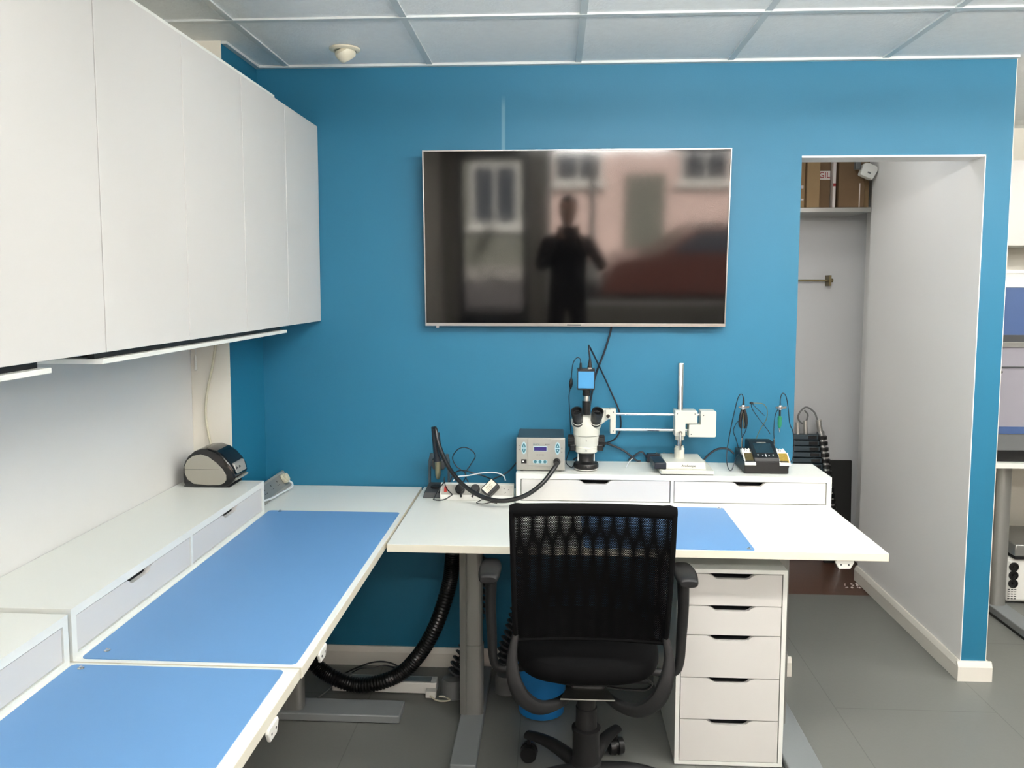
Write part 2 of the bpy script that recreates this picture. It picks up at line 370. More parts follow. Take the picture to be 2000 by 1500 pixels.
# eyeball spotlight
t = thing('recessed_spotlight', 'cream swivelling eyeball spotlight set in the ceiling tile above the corner', 'spotlight', (-.80, -.235, CE))
x, y = -.80, -.235
MB().lathe((x, y, CE), [(.058, .002), (.058, -.003), (.052, -.007), (.044, -.009), (.040, -.004), (.040, .003)]).build('trim_ring', spot_cream, t)
m = MB(); m.T = Matrix.Translation((x+.002, y-.004, CE-.012)) @ Matrix.Rotation(math.radians(-28), 4, 'Y') @ Matrix.Rotation(math.radians(24), 4, 'X')
m.lathe((0, 0, 0), [(.030, .02), (.039, .01), (.039, -.004), (.034, -.022), (.027, -.030), (.024, -.028), (.022, -.012), (.005, -.010)]); eb = m.build('eyeball', spot_cream, t)
m = MB(); m.T = Matrix.Translation((x+.002, y-.004, CE-.012)) @ Matrix.Rotation(math.radians(-28), 4, 'Y') @ Matrix.Rotation(math.radians(24), 4, 'X')
m.lathe((0, 0, 0), [(.021, -.014), (.023, -.024), (.002, -.021)]); m.build('lens', lamp_glass, eb)

# ------------------------------------------------------------------ wall cabinets on the left
CX, CB, CT = -.98, 1.490, 2.290
def cabinet(y0, y1, label, nd=2):      # y0 far end, y1 near end (more negative)
    t = thing('wall_cabinet', label, 'wall cabinet', (CX-.2, (y0+y1)/2, CB), 'row of handleless wall cabinets')
    MB().box(LW+.008, CX-.022, y1+.001, y0-.001, CB+.001, CT-.001).build('body', lam, t, smooth=False)
    for k in range(nd):
        b0 = y0-.4*k; b1 = b0-.4
        MB().box(CX-.020, CX, b1+.0015, b0-.0015, CB, CT).build('door', door_white, t, bevel=.0012, smooth=False)
cabinet(-.004, -.804, 'white wall cabinet with two plain doors, farthest of the row, against the blue corner')
cabinet(-.804, -1.604, 'white wall cabinet with two plain doors, in the middle of the row')
cabinet(-1.604, -2.404, 'white wall cabinet with plain doors, nearest the camera, cut off by the left edge')
tp = MB().box(LW+.02, CX-.001, -2.404, -.505, CT, CT+.008).build('top_board', lam, None, smooth=False)
tag(tp, 'thin white board lying along the tops of the wall cabinets', 'board')
def hung_shelf(y0, y1, label):
    t = thing('under_cabinet_shelf', label, 'shelf', (CX-.1, (y0+y1)/2, CB-.03), 'thin white shelves under the wall cabinets')
    MB().box(CX-.36, CX-.004, y1, y0, CB-.026, CB-.015).build('board', lam, t, bevel=.001, smooth=False)
    m = MB()
    for x in (CX-.03, CX-.13, CX-.3): m.box(x-.012, x+.004, y1+.004, y0-.01, CB-.0152, CB)
    n = int((y0-y1)/.13)
    for k in range(n): m.box(CX-.3, CX-.03, y1+.05+k*.13, y1+.062+k*.13, CB-.0152, CB)
    m.build('runner', blackp, t, smooth=False)
hung_shelf(-.42, -1.612, 'thin white shelf on black runners under the cabinets, the far one by the corner')
hung_shelf(-1.79, -2.404, 'thin white shelf on black runners under the cabinets, the near one at the left edge')

# ------------------------------------------------------------------ desks
DZ = .787; DT = .026
def top_mesh(x0, x1, y0, y1):
    return MB().box(x0, x1, y0, y1, DZ-DT, DZ)
def t_leg(t, x, y, fx0, fx1, fy0, fy1, w=.078, d=.055, foot_h=.032, axis='Y', c0=DZ-DT):
    # oval lifting column in two stages with a side strip, on a flat bar foot
    def oval(cx, cy, w_, d_): return [(cx+w_/2*math.copysign(abs(math.cos(a))**.6, math.cos(a)), cy+d_/2*math.copysign(abs(math.sin(a))**.6, math.sin(a))) for a in [2*PI*k/28 for k in range(28)]]
    c = MB().prism(oval(x, y, w, d), 'Z', foot_h, .30).prism(oval(x, y, w-.007, d-.007), 'Z', .30, c0).build('column', steel_grey, t)
    MB().prism([(x-w/2-.010, y-d/2+.004), (x-w/2+.014, y-d/2-.004), (x-w/2+.014, y+.01), (x-w/2-.010, y+.01)], 'Z', foot_h, c0).build('cable_strip', steel_grey, c, bevel=.001)
    MB().box(fx0, fx1, fy0, fy1, 0.002, foot_h).build('foot', foot_grey, t, bevel=.004)
    MB().box(x-.05, x+.05, y-.25, y+.25, c0-.012, c0-.0005).build('top_bracket', steel_grey, t, smooth=False)
md = thing('sit_stand_desk', 'white sit-stand desk against the blue wall with the microscope shelf on it', 'desk', (.26, -.38, 0), 'white sit-stand desks')
o = top_mesh(-.549, 1.069, -.76, -.008).build('tabletop', [lam, lam_edge], md, bevel=.0012, smooth=False)
t_leg(md, -.298, -.42, -.345, -.257, -.76, -.06)
t_leg(md, .827, -.42, .79, .906, -.76, -.06, w=.066)
MB().box(-.26, .82, -.44, -.40, DZ-DT-.045, DZ-DT-.013).build('crossbar', steel_grey, md, smooth=False)
def side_desk(y0, y1, label, near):
    t = thing('sit_stand_desk', label, 'desk', (-.97, (y0+y1)/2, 0), 'white sit-stand desks')
    P = [(LW+.008, y1), (-.5585, y1), (-.5585, y0), (-1.229, y0), (-1.229, -.352), (LW+.008, -.352)] if not near else [(LW+.008, y1), (-.562, y1), (-.562, y0), (LW+.008, y0)]
    MB().prism(P, 'Z', DZ-DT, DZ).build('tabletop', [lam, lam_edge], t, bevel=.0012, smooth=False)
    if near: 
        t_leg(t, -.98, -2.1, -1.33, -.60, -2.15, -2.05, w=.075)
        t_leg(t, -.98, -3.0, -1.33, -.60, -3.05, -2.95, w=.075)
    else:
        t_leg(t, -.985, -.425, -1.33, -.572, -.472, -.356, w=.075)
        t_leg(t, -.985, -1.30, -1.33, -.60, -1.35, -1.25, w=.075)
side_desk(-.008, -1.609, 'white sit-stand desk along the left wall, the far one meeting the blue wall', False)
side_desk(-1.614, -3.2, 'white sit-stand desk along the left wall, the near one cut off by the frame', True)
for o in list(C.objects):
    if o.name.startswith('tabletop'):
        for p in o.data.polygons:
            if abs(p.normal.z) < .5: p.material_index = 1

def blue_pad(x0, x1, y0, y1, label, studs):
    t = thing('work_mat', label, 'mat', ((x0+x1)/2, (y0+y1)/2, DZ), 'blue anti-static mats')
    MB().prism(rrect(x0, x1, y0, y1, .012), 'Z', DZ, DZ+.0022).build('pad', blue_mat, t)
    for x, y in studs:
        MB().lathe((x, y, DZ+.002), [(.007, 0), (.0075, .001), (.005, .0025), (.0035, .003), (.0033, .005), (.001, .0055)], seg=14).build('stud', chrome, t)
blue_pad(-1.075, -.576, -1.597, -.398, 'blue mat on the far left-hand desk, running up to the blue wall', [(-1.035, -1.558), (-1.03, -.41)])
blue_pad(-1.075, -.592, -2.85, -1.627, 'blue mat on the near left-hand desk, cut off by the bottom edge', [(-1.045, -1.645)])
blue_pad(.10, .649, -.758, -.264, 'blue mat on the main desk, half hidden behind the chair back', [(.632, -.745), (.632, -.275)])

# little white screw-on plates under the edges of the desks
def edge_plate(x, y, along, label):
    t = thing('edge_bracket', label, 'bracket', (x, y, DZ-DT), 'white two-screw brackets under desk edges')
    w, h = .060, .030
    P = [(-w/2+.004, 0), (-w/2, -.008), (-w/2+.012, -h), (w/2-.012, -h), (w/2, -.008), (w/2-.004, 0)]
    z = DZ-DT
    if along == 'Y':
        MB().prism([(y+u, z+v) for u, v in P], 'X', x-.008, x).build('plate', whitep, t, bevel=.002)
        for u in (-.012, .012): MB().cyl((x-.001, y+u, z-.016), (x+.0008, y+u, z-.016), .0028, seg=12).build('screw', darkgrey, t)
    else:
        MB().prism([(x+u, z+v) for u, v in P], 'Y', y, y+.008).build('plate', whitep, t, bevel=.002)
        for u in (-.012, .012): MB().cyl((x+u, y+.001, z-.016), (x+u, y-.0008, z-.016), .0028, seg=12).build('screw', darkgrey, t)
edge_plate(-.556, -1.455, 'Y', 'white two-screw bracket under the edge of the far left-hand desk')
edge_plate(-.558, -1.79, 'Y', 'white two-screw bracket under the edge of the near left-hand desk')
edge_plate(.935, -.752, 'X', 'white two-screw bracket under the front edge of the main desk, right of the drawers')

# ------------------------------------------------------------------ drawer units
def front_poly(a0, a1, z0, z1, nw=.155, nd=.0165):    # a drawer front with the scooped notch in its top edge
    c = (a0+a1)/2; k = nw/2
    P = [(a0, z0), (a1, z0), (a1, z1), (c+k, z1)]
    for u, v in ((.82, .06), (.70, .35), (.60, .80), (.52, .98), (.45, 1)): P.append((c+k*u/1.0, z1-nd*v))
    for u, v in ((.45, 1), (.52, .98), (.60, .80), (.70, .35), (.82, .06)): P.append((c-k*u, z1-nd*v))
    P += [(c-k, z1), (a0, z1)]
    return P
def riser(axis, a0, a1, b0, b1, z0, z1, label, fronts=True, front_side=-1):
    # axis X: long side runs along X, front faces -Y at b0; axis Y: runs along Y, front faces +X at b1
    t = thing('drawer_riser', label, 'drawer unit', ((a0+a1)/2, (b0+b1)/2, z0) if axis == 'X' else ((b0+b1)/2, (a0+a1)/2, z0), 'low white two-drawer units on the desks')
    tt = .021; bt = .012; sw = .018; mid = (a0+a1)/2
    def B(m, u0, u1, v0, v1, w0, w1): return m.box(u0, u1, v0, v1, w0, w1) if axis == 'X' else m.box(v0, v1, u0, u1, w0, w1)
    m = MB(); B(m, a0, a1, b0, b1, z1-tt, z1); B(m, a0, a1, b0, b1, z0, z0+bt)
    B(m, a0, a0+sw, b0, b1, z0+bt, z1-tt); B(m, a1-sw, a1, b0, b1, z0+bt, z1-tt); B(m, mid-.006, mid+.006, b0, b1, z0+bt, z1-tt)
    if axis == 'X': B(m, a0, a1, b1-.006, b1, z0+bt, z1-tt)
    else: B(m, a0, a1, b0, b0+.006, z0+bt, z1-tt)
    m.build('body', lam, t, smooth=False)
    for u0, u1 in ((a0+sw, mid-.006), (mid+.006, a1-sw)):
        P = front_poly(u0+.003, u1-.003, z0+bt+.003, z1-tt-.003)
        f = MB()
        if axis == 'X':
            f.prism(P, 'Y', b0+.003, b0+.018)
            q = f.build('drawer', door_white, t, smooth=False)
            MB().box(u0+.01, u1-.01, b0+.03, b1-.02, z0+bt+.004, z1-tt-.024).build('drawer_box', darkgrey, q, smooth=False)  # dark colour stands in for the shade behind the notch
        else:
            f.prism(P, 'X', b1-.018, b1-.003)
            q = f.build('drawer', door_white, t, smooth=False)
            MB().box(b0+.02, b1-.03, u0+.01, u1-.01, z0+bt+.004, z1-tt-.024).build('drawer_box', darkgrey, q, smooth=False)  # same dark colour for the shade inside the notch
RZ = .908
riser('X', -.147, 1.062, -.245, -.009, DZ, RZ, 'low white two-drawer unit on the main desk carrying the microscope')
riser('Y', -1.609, -.42, LW+.010, -1.085, DZ, RZ, 'low white two-drawer unit on the far left desk carrying the label printer')
riser('Y', -2.81, -1.622, LW+.010, -1.085, DZ, RZ-.006, 'low white two-drawer unit on the near left desk, cut off by the frame')

ch = thing('drawer_chest', 'tall white chest of five drawers standing under the main desk', 'chest of drawers', (.605, -.4, 0))
x0, x1, y0, y1, z1 = .418, .781, -.668, -.09, .692
m = MB().box(x0, x1, y0, y1, z1-.014, z1).box(x0, x1, y0, y1, .004, .016).box(x0, x0+.014, y0, y1, .016, z1-.014).box(x1-.014, x1, y0, y1, .016, z1-.014).box(x0, x1, y1-.006, y1, .016, z1-.014)
m.build('body', lam, ch, smooth=False)
Z = [.017, .165, .313, .462, .565, .676]
for k in range(5):
    P = front_poly(x0+.017, x1-.017, Z[k]+.0016, Z[k+1]-.0016, nw=.19, nd=.017)
    d_ = MB().prism(P, 'Y', y0+.002, y0+.017).build('drawer', door_white, ch, smooth=False)
    MB().box(x0+.022, x1-.022, y0+.03, y1-.03, Z[k]+.004, Z[k+1]-.03).build('drawer_box', darkgrey, d_, smooth=False)  # coloured dark so the notches read as shaded openings

# ------------------------------------------------------------------ television
tv = thing('television', 'large black flat television in a thin silver frame, switched off, on the blue wall', 'television', (.075, 0, 1.47))
TW = 1.218; TH = .703; tilt = .072
TM = Matrix.Translation((.078, -.048, 1.473)) @ Matrix.Rotation(tilt, 4, 'X')
def tvb(x0, x1, y0, y1, z0, z1):
    m = MB(); m.T = TM; return m.box(x0, x1, y0, y1, z0, z1)
tvb(-TW/2, TW/2, .004, .026, 0, TH).build('rear_case', blackp, tv, bevel=.003)
m = tvb(-TW/2, TW/2, -.004, .006, 0, .013); m.box(-TW/2, TW/2, -.004, .006, TH-.005, TH).box(-TW/2, -TW/2+.005, -.004, .006, .013, TH-.005).box(TW/2-.005, TW/2, -.004, .006, .013, TH-.005)
m.build('frame', tv_silver, tv, bevel=.001)
tvb(-TW/2+.005, TW/2-.005, 0, .004, .013, TH-.005).build('screen', tv_black, tv, smooth=False)
m = MB(); m.T = TM; m.box(-.028, .028, -.0048, -.004, .004, .0085); lg = m.build('maker_badge', ink, tv, smooth=False)
MB().hexa([(-.12, -.035, 1.62), (.28, -.035, 1.62), (.28, -.001, 1.62), (-.12, -.001, 1.62), (-.12, -.06, 2.0), (.28, -.06, 2.0), (.28, -.001, 2.0), (-.12, -.001, 2.0)]).build('wall_mount', blackp, tv, smooth=False)
m = MB(); m.T = TM; m.box(-.565, -.555, .004, .014, -.008, 0); m.build('sensor_tab', whitep, tv, smooth=False)

# ------------------------------------------------------------------ office chair
chx, chy = .108, -.85
oc = thing('office_chair', 'black mesh-backed office chair on castors, seen from behind at the main desk', 'office chair', (chx, chy, 0))
BY = -1.06
def bcurve(u, v, off=0):      # u -1..1 across, v 0..1 up: the back leans away and is dished
    x = chx+.003+u*(.222+.008*v)
    z = .585+v*.412
    y = BY+.055*(1-v)**2*1.0-.022*v+.030*(1-u*u)*(.6+.4*math.sin(PI*v))+off
    return (x, y, z)
def sheet(off, bulge, nm, m, v1=1):
    b = MB(); R = []
    for j in range(17):
        v = j/16*v1
        R.append([bcurve(-1+2*i/20, v, off+bulge*math.sin(PI*i/20)*math.sin(PI*min(1, v))) for i in range(21)])
    b.rings(R, cap=False, closed=False)
    return b.build(nm, m, oc)
bk = sheet(0, 0, 'backrest', mesh_back)
o = sheet(.012, .005, 'backrest_lining', mesh_front); o.parent = bk
# rolled top of the back
m = MB(); R = []
for i in range(25):
    u = -1.03+2.06*i/24; p = Vector(bcurve(max(-1, min(1, u)), 1)); p.x = chx+.003+u*.230
    e = 1.12 if abs(u) > .9 else 1.0; e *= .72 if i in (0, 24) else 1
    R.append([p+Vector((0, .016*e*math.cos(a)+.008, .019*e*math.sin(a)+.002)) for a in [2*PI*k/16 for k in range(16)]])
m.rings(R); m.build('top_roll', chair_fabric, oc)
# side edges of the mesh
for sgn in (-1, 1):
    m = MB().tube([bcurve(sgn, v, .002) for v in (0, .2, .4, .6, .8, 1)], .008, seg=10, step=4); q = m.build('edge_binding', chair_fabric, oc)
m = MB().tube([bcurve(u, .0, .004) for u in (-1, -.6, -.2, .2, .6, 1)], .007, seg=10, step=4); m.build('lower_hem', chair_fabric, oc)
# looping rear frame: from the back's lower corners down, round and in under the seat
for sgn in (-1, 1):
    pts = [(chx+.003+sgn*.222, BY+.06, .60), (chx+.003+sgn*.231, BY+.045, .54), (chx+sgn*.222, BY+.03, .475), (chx+sgn*.195, BY+.03, .42), (chx+sgn*.145, BY+.05, .380), (chx+sgn*.085, BY+.10, .372), (chx+sgn*.04, BY+.16, .385)]
    m = MB(); R = []
    P = [Vector(p) for p in pts]; E = [P[0]*2-P[1]]+P+[P[-1]*2-P[-2]]; Q = []
    for i in range(1, len(E)-2):
        for k in range(6):
            t_ = k/6; a, b_, c, d = E[i-1:i+3]
            Q.append(.5*((2*b_)+(c-a)*t_+(2*a-5*b_+4*c-d)*t_*t_+(3*b_-a-3*c+d)*t_**3))
    Q.append(P[-1])
    for i, p in enumerate(Q):
        d = (Q[min(i+1, len(Q)-1)]-Q[max(i-1, 0)]).normalized(); n = Vector((d.z, 0, -d.x)).normalized()
        f = i/(len(Q)-1); wd = .011+.012*math.sin(PI*min(1, f*1.05))**1.5; dp = .016
        w = d.cross(n)
        R.append([p+n*wd*math.copysign(abs(math.cos(a))**.6, math.cos(a))+w*dp*math.copysign(abs(math.sin(a))**.6, math.sin(a)) for a in [2*PI*k/14 for k in range(14)]])
    m.rings(R); m.build('back_frame', chair_plastic, oc)
# seat cushion
m = MB(); R = []
def sup(cx, cy, a, b_, z, n=3.2, k=36):
    return [(cx+a*math.copysign(abs(math.cos(t))**(2/n), math.cos(t)), cy+b_*math.copysign(abs(math.sin(t))**(2/n), math.sin(t)), z) for t in [2*PI*i/k for i in range(k)]]
for s_, z in ((.78, .437), (.90, .440), (.97, .452), (1.0, .470), (1.0, .49), (.97, .507), (.90, .516), (.7, .52)): R.append(sup(chx, -.78, .228*s_, .232*s_, z))
m.rings(R); m.build('seat', chair_fabric, oc, sub=1)
MB().rings([sup(chx, -.78, .15, .17, .418), sup(chx, -.78, .185, .2, .438)]).build('seat_pan', chair_plastic, oc)
# armrests
for sgn in (-1, 1):
    ax = chx+sgn*.312
    pad = MB(); R = []
    for j in range(13):
        f = (0, .02, .06, .14, .25, .375, .5, .625, .75, .86, .94, .98, 1)[j]; he = min(1, .55+.45*(min(f, 1-f)/.06)**.5); yy = -.875+f*.165; w = .036*(math.sin(PI*min(1, max(.08, .12+f*.80)))**.25)*(.8+.2*he); zc = .716+.006*math.sin(PI*f)
        R.append([(ax+w*math.copysign(abs(math.cos(a))**.7, math.cos(a)), yy, zc+.016*he*math.copysign(abs(math.sin(a))**.8, math.sin(a))) for a in [2*PI*k/18 for k in range(18)]])
    pad.rings(R); pad.build('arm_pad', chair_plastic, oc)
    MB().tube([(ax-sgn*.002, -.775, .705), (ax-sgn*.0, -.775, .60), (ax-sgn*.004, -.775, .50), (ax-sgn*.008, -.775, .42), (ax-sgn*.022, -.775, .385), (ax-sgn*.06, -.775, .380), (ax-sgn*.13, -.78, .395), (ax-sgn*.18, -.78, .42)], lambda f: .020-.012*f if f < .6 else .0128, seg=12).build('arm_post', chair_plastic, oc)
# tilt mechanism, gas lift
MB().box(chx-.055, chx+.055, -.93, -.72, .375, .425).build('tilt_mechanism', chair_plastic, oc, bevel=.012)
MB().hexa([(chx-.085, -.985, .392), (chx+.08, -.985, .392), (chx+.05, -.90, .400), (chx-.055, -.90, .400), (chx-.085, -.985, .396), (chx+.08, -.985, .396), (chx+.05, -.90, .405), (chx-.055, -.90, .405)]).build('rear_plate', alu, oc, smooth=False)
lv = MB().cyl((chx+.05, -.86, .405), (chx+.165, -.87, .402), .006).cyl((chx+.14, -.87, .402), (chx+.19, -.872, .402), .011).build('lever', chair_plastic, oc)
MB().tube([(chx+.19, -.87, .402), (chx+.205, -.86, .385), (chx+.18, -.85, .36), (chx+.10, -.85, .362), (chx+.04, -.86, .375)], .004).build('tension_cable', rubber, oc)
MB().lathe((chx, chy, 0), [(.043, .085), (.045, .10), (.043, .12), (.043, .215), (.046, .225), (.046, .232), (.034, .236), (.034, .300), (.030, .302), (.030, .345), (.022, .346), (.022, .38)]).build('gas_lift', chair_plastic, oc)
MB().lathe((chx, chy, 0), [(.03, .075), (.055, .08), (.056, .10), (.05, .118), (.044, .122)]).build('hub', chair_plastic, oc)
for k in range(5):
    a = math.radians(64+72*k); dx, dy = math.cos(a), math.sin(a); R = []
    for j in range(7):
        f = j/6; r = .045+f*.225; z = .096+.018*math.sin(PI*f*.9)-.012*f; w = .028-.010*f; h = .022-.008*f
        R.append([(chx+dx*r-dy*w*math.cos(t), chy+dy*r+dx*w*math.cos(t), z+h*math.sin(t)) for t in [2*PI*i/14 for i in range(14)]])
    m = MB().rings(R); m.build('base_leg', chair_plastic, oc)
    cx_, cy_ = chx+dx*.262, chy+dy*.262; ca = a+.7
    px_, py_ = -math.sin(ca), math.cos(ca); m = MB()
    for s_ in (-1, 1):
        m.cyl((cx_+px_*.006*s_, cy_+py_*.006*s_, .031), (cx_+px_*.024*s_, cy_+py_*.024*s_, .031), .030, .027, seg=24)
    m.cyl((cx_, cy_, .055), (cx_, cy_, .09), .006); m.cyl((cx_-px_*.012, cy_-py_*.012, .034), (cx_+px_*.012, cy_+py_*.012, .034), .022)
    m.build('caster', blackp, oc)

# ------------------------------------------------------------------ the photographer (seen in the television)
def skinned(name, joints, edges, m, parent, root=0, sub=2):
    me = bpy.data.meshes.new(name); me.from_pydata([j[:3] for j in joints], edges, []); me.update()
    o = bpy.data.objects.new(name, me); C.objects.link(o); o.parent = parent
    org = Vector(parent.location)
    for v in me.vertices: v.co = v.co-org
    q = o.modifiers.new('skin', 'SKIN'); q.use_smooth_shade = True; q.branch_smoothing = .6
    for i, d in enumerate(me.skin_vertices[0].data):
        r = joints[i][3]; d.radius = r if isinstance(r, tuple) else (r, r); d.use_root = (i == root)
    s_ = o.modifiers.new('sub', 'SUBSURF'); s_.levels = sub; s_.render_levels = sub
    me.materials.append(m)
    return o
px, py = .11, -3.84
PH = 1.095
pe = thing('person', 'person in dark clothes standing and holding up a phone, reflected in the television', 'person', (px, py, 0))
J = [(px, py, .93, (.21, .14)), (px, py, 1.08, (.21, .14)), (px, py, 1.24, (.215, .14)), (px, py, 1.38, (.16, .11)), (px, py+.01, 1.45, (.055, .055)), (px, py+.02, 1.50, (.05, .055)),
     (px-.18, py, 1.37, .070), (px-.235, py+.08, 1.17, .058), (px-.12, py+.32, 1.38, .040), (px-.055, py+.42, 1.53, .028),
     (px+.18, py, 1.37, .070), (px+.30, py+.10, 1.20, .058), (px+.15, py+.33, 1.44, .042), (px+.065, py+.43, 1.55, .028),
     (px-.10, py, .84, .088), (px-.11, py+.02, .48, .062), (px-.12, py-.02, .10, .040), (px-.13, py+.10, .04, .036),
     (px+.10, py, .84, .088), (px+.11, py+.02, .48, .062), (px+.12, py-.02, .10, .040), (px+.13, py+.10, .04, .036)]
E_ = [(0, 1), (1, 2), (2, 3), (3, 4), (4, 5), (3, 6), (6, 7), (7, 8), (8, 9), (3, 10), (10, 11), (11, 12), (12, 13), (0, 14), (14, 15), (15, 16), (16, 17), (0, 18), (18, 19), (19, 20), (20, 21)]
J = [(x, y, z*PH if z < 1.47 or i > 13 else z*PH, r) for i, (x, y, z, r) in enumerate(J)]
J[8] = (px-.10, py+.32, 1.42, .040); J[9] = (px-.055, py+.42, 1.55, .028); J[12] = (px+.15, py+.33, 1.48, .042); J[13] = (px+.065, py+.43, 1.58, .028)
for k in (7, 11): J[k] = (J[k][0], J[k][1], 1.26, J[k][3])
skinned('body', J, E_, cloth_dark, pe)
HZ = 1.708*PH-1.708
m = MB(); R = []
for z, a, b_, dy in ((1.475, .03, .03, .03), (1.485, .05, .055, .03), (1.52, .062, .080, .025), (1.56, .070, .092, .02), (1.60, .074, .096, .012), (1.64, .074, .096, .005), (1.675, .064, .085, 0), (1.70, .04, .055, -.002), (1.708, .01, .015, -.002)):
    R.append([(px+a*math.cos(t), py+.02+dy+b_*math.sin(t), z+HZ) for t in [2*PI*k/24 for k in range(24)]])
m.rings(R); m.ball((px, py+.142, 1.565+HZ), .018, (.7, .9, 1.2)); m.ball((px-.074, py+.03, 1.575+HZ), .02, (.35, .8, 1.5)); m.ball((px+.074, py+.03, 1.575+HZ), .02, (.35, .8, 1.5))
m.ball((px, py+.122, 1.518+HZ), .022, (1.1, .45, .4)).ball((px, py+.02, 1.46+HZ), .052, (1, 1, 1.2))
hd = m.build('head', skin_m, pe, sub=1)
for s_ in (-1, 1): MB().ball((px+s_*.03, py+.112, 1.592+HZ), .013, (1.1, .6, .8)).build('eye', whitep, hd)
m = MB(); R = []
for z, a, b_ in ((1.60, .077, .085), (1.64, .079, .098), (1.68, .068, .088), (1.706, .042, .058), (1.715, .01, .015)):
    R.append([(px+a*math.cos(t), py+.008+b_*math.sin(t)-(.012 if z < 1.62 else 0), z+HZ+.012*math.sin(t)) for t in [2*PI*k/24 for k in range(24)]])
m.rings(R); m.build('hair', hair_m, hd)
# hands closed on the phone
for s_, hx, hz in ((-1, px-.055, 1.565), (1, px+.075, 1.595)):
    hand = [(hx, py+.43, hz, .026), (hx-s_*.01, py+.465, hz+.03, .026)]
    ed = [(0, 1)]
    for k in range(4):
        b0 = len(hand); zz = hz+.005+.02*k
        hand += [(hx+s_*.006, py+.49, zz, .009), (hx+s_*.010, py+.515-.003*k, zz+.002, .008), (hx-s_*.010, py+.525, zz+.004, .007)]
        ed += [(1, b0), (b0, b0+1), (b0+1, b0+2)]
    b0 = len(hand); hand += [(hx-s_*.02, py+.475, hz+.0, .010), (hx-s_*.038, py+.488, hz+.018, .008)]; ed += [(0, b0), (b0, b0+1)]
    skinned('hand', hand, ed, skin_m, pe, sub=1)
ph = thing('phone', 'dark phone held up in both hands by the photographer, reflected in the television', 'phone', (px-.01, -3.345, 1.56))
MB().box(px-.095, px+.07, -3.349, -3.341, 1.575, 1.650).build('case', blackp, ph, bevel=.003)
MB().box(px-.09, px+.065, -3.3495, -3.349, 1.579, 1.646).build('screen', lcd_off, ph, smooth=False)

# ------------------------------------------------------------------ the street outside (seen in the television)
pave = mat('paving', srgb(150, 148, 142), .8, noise=.08, nscale=3, bump=.2); tarmac = mat('tarmac', srgb(84, 82, 82), .85, noise=.1, nscale=20, bump=.3)
render_pink = mat('pale_pink_render', srgb(226, 200, 190), .85, noise=.05, nscale=1.5, bump=.3); render_grey = mat('grey_green_render', srgb(120, 122, 112), .85, noise=.05, nscale=1.5)
brick_r = mat('red_brick', srgb(120, 66, 54), .85, noise=.15, nscale=12, bump=.3); win_dark = mat('house_window_glass', srgb(60, 66, 74), .1, noise=.05)
car_red = mat('red_car_paint', srgb(80, 48, 42), .3, noise=.02, coat=.4); pole_m = mat('lamp_post_paint', srgb(96, 100, 98), .5, noise=.05)
struct('floor_pavement', MB().box(-16, 16, -9.4, YB-.2, -.2, -.04).box(-16, 16, -15, -13.2, -.2, -.04), pave, smooth=False)
struct('floor_road', MB().box(-16, 16, -13.2, -9.4, -.25, -.12), tarmac, smooth=False)
def house(x0, x1, h, m_, label, wins, door, low=None):
    t = thing('terraced_house', label, 'house', ((x0+x1)/2, -17, 0), 'houses across the street')
    MB().box(x0, x1, -19, -15, -.04, h).build('wall', m_, t, smooth=False)
    if low: MB().box(x0, x1, -15.02, -14.98, -.04, low).build('brick_plinth', brick_r, t, smooth=False)
    MB().prism([(-19.2, h), (-14.8, h), (-17, h+1.7)], 'X', x0+.03, x1-.03).build('roof', tarmac, t, smooth=False)
    for x, z in wins:
        f = MB().box(x-.55, x+.55, -15.01, -14.94, z-.7, z+.7).build('window', whitep, t, smooth=False)
        MB().box(x-.47, x-.03, -14.95, -14.93, z-.62, z+.62).box(x+.03, x+.47, -14.95, -14.93, z-.62, z+.62).build('pane', win_dark, f, smooth=False)
        MB().box(x-.65, x+.65, -15, -14.86, z-.8, z-.7).build('sill', whitep, t, smooth=False)
    MB().box(door-.45, door+.45, -15.01, -14.95, -.04, 2.0).build('front_door', render_grey, t, smooth=False)
house(-9, -.4, 6.2, render_grey, 'grey green terraced house across the street, left half of the reflection', [(-6.8, 1.5), (-1.35, 1.55), (-6.8, 4.2), (-2.2, 4.2)], -3.9)
house(-.4, 5.0, 6.6, render_pink, 'pale pink terraced house across the street, right half of the reflection', [(.5, 2.5), (3.3, 2.5), (.6, 4.6), (3.4, 4.6)], 2.0)
house(5.1, 12, 6.2, render_pink, 'pale pink terraced house across the street at the far right', [(6.8, 1.6), (9.8, 1.6), (6.8, 4.4), (9.8, 4.4)], 8.3, low=.9)
t = thing('lamp_post', 'grey street lamp post standing on the pavement outside', 'lamp post', (.56, -9.1, -.04))
MB().cyl((.56, -9.1, -.04), (.56, -9.1, 1.0), .075, .07).cyl((.56, -9.1, 1.0), (.56, -9.1, 5.2), .05, .035).build('post', pole_m, t)
MB().cyl((.56, -9.1, 5.2), (.56, -9.9, 5.35), .03)  .box(.45, .67, -10.3, -9.8, 5.3, 5.4).build('lamp_head', pole_m, t)
t = thing('car', 'dark red parked car outside the shop window, low in the reflection', 'car', (2.9, -10.5, -.12))
P = [(.75, .22), (.78, .55), (1.0, .78), (1.7, .90), (2.25, 1.28), (3.6, 1.32), (4.35, .95), (4.9, .88), (5.0, .5), (4.95, .22)]
MB().prism([(x, z-.12) for x, z in P], 'Y', -11.3, -9.7).build('body', car_red, t, bevel=.05)
MB().prism([(1.85, .80), (2.3, 1.12), (2.9, 1.14), (2.9, .80)], 'Y', -9.705, -9.69).prism([(2.98, .80), (2.98, 1.14), (3.5, 1.12), (4.0, .82)], 'Y', -9.705, -9.69).build('side_window', win_dark, t, smooth=False)
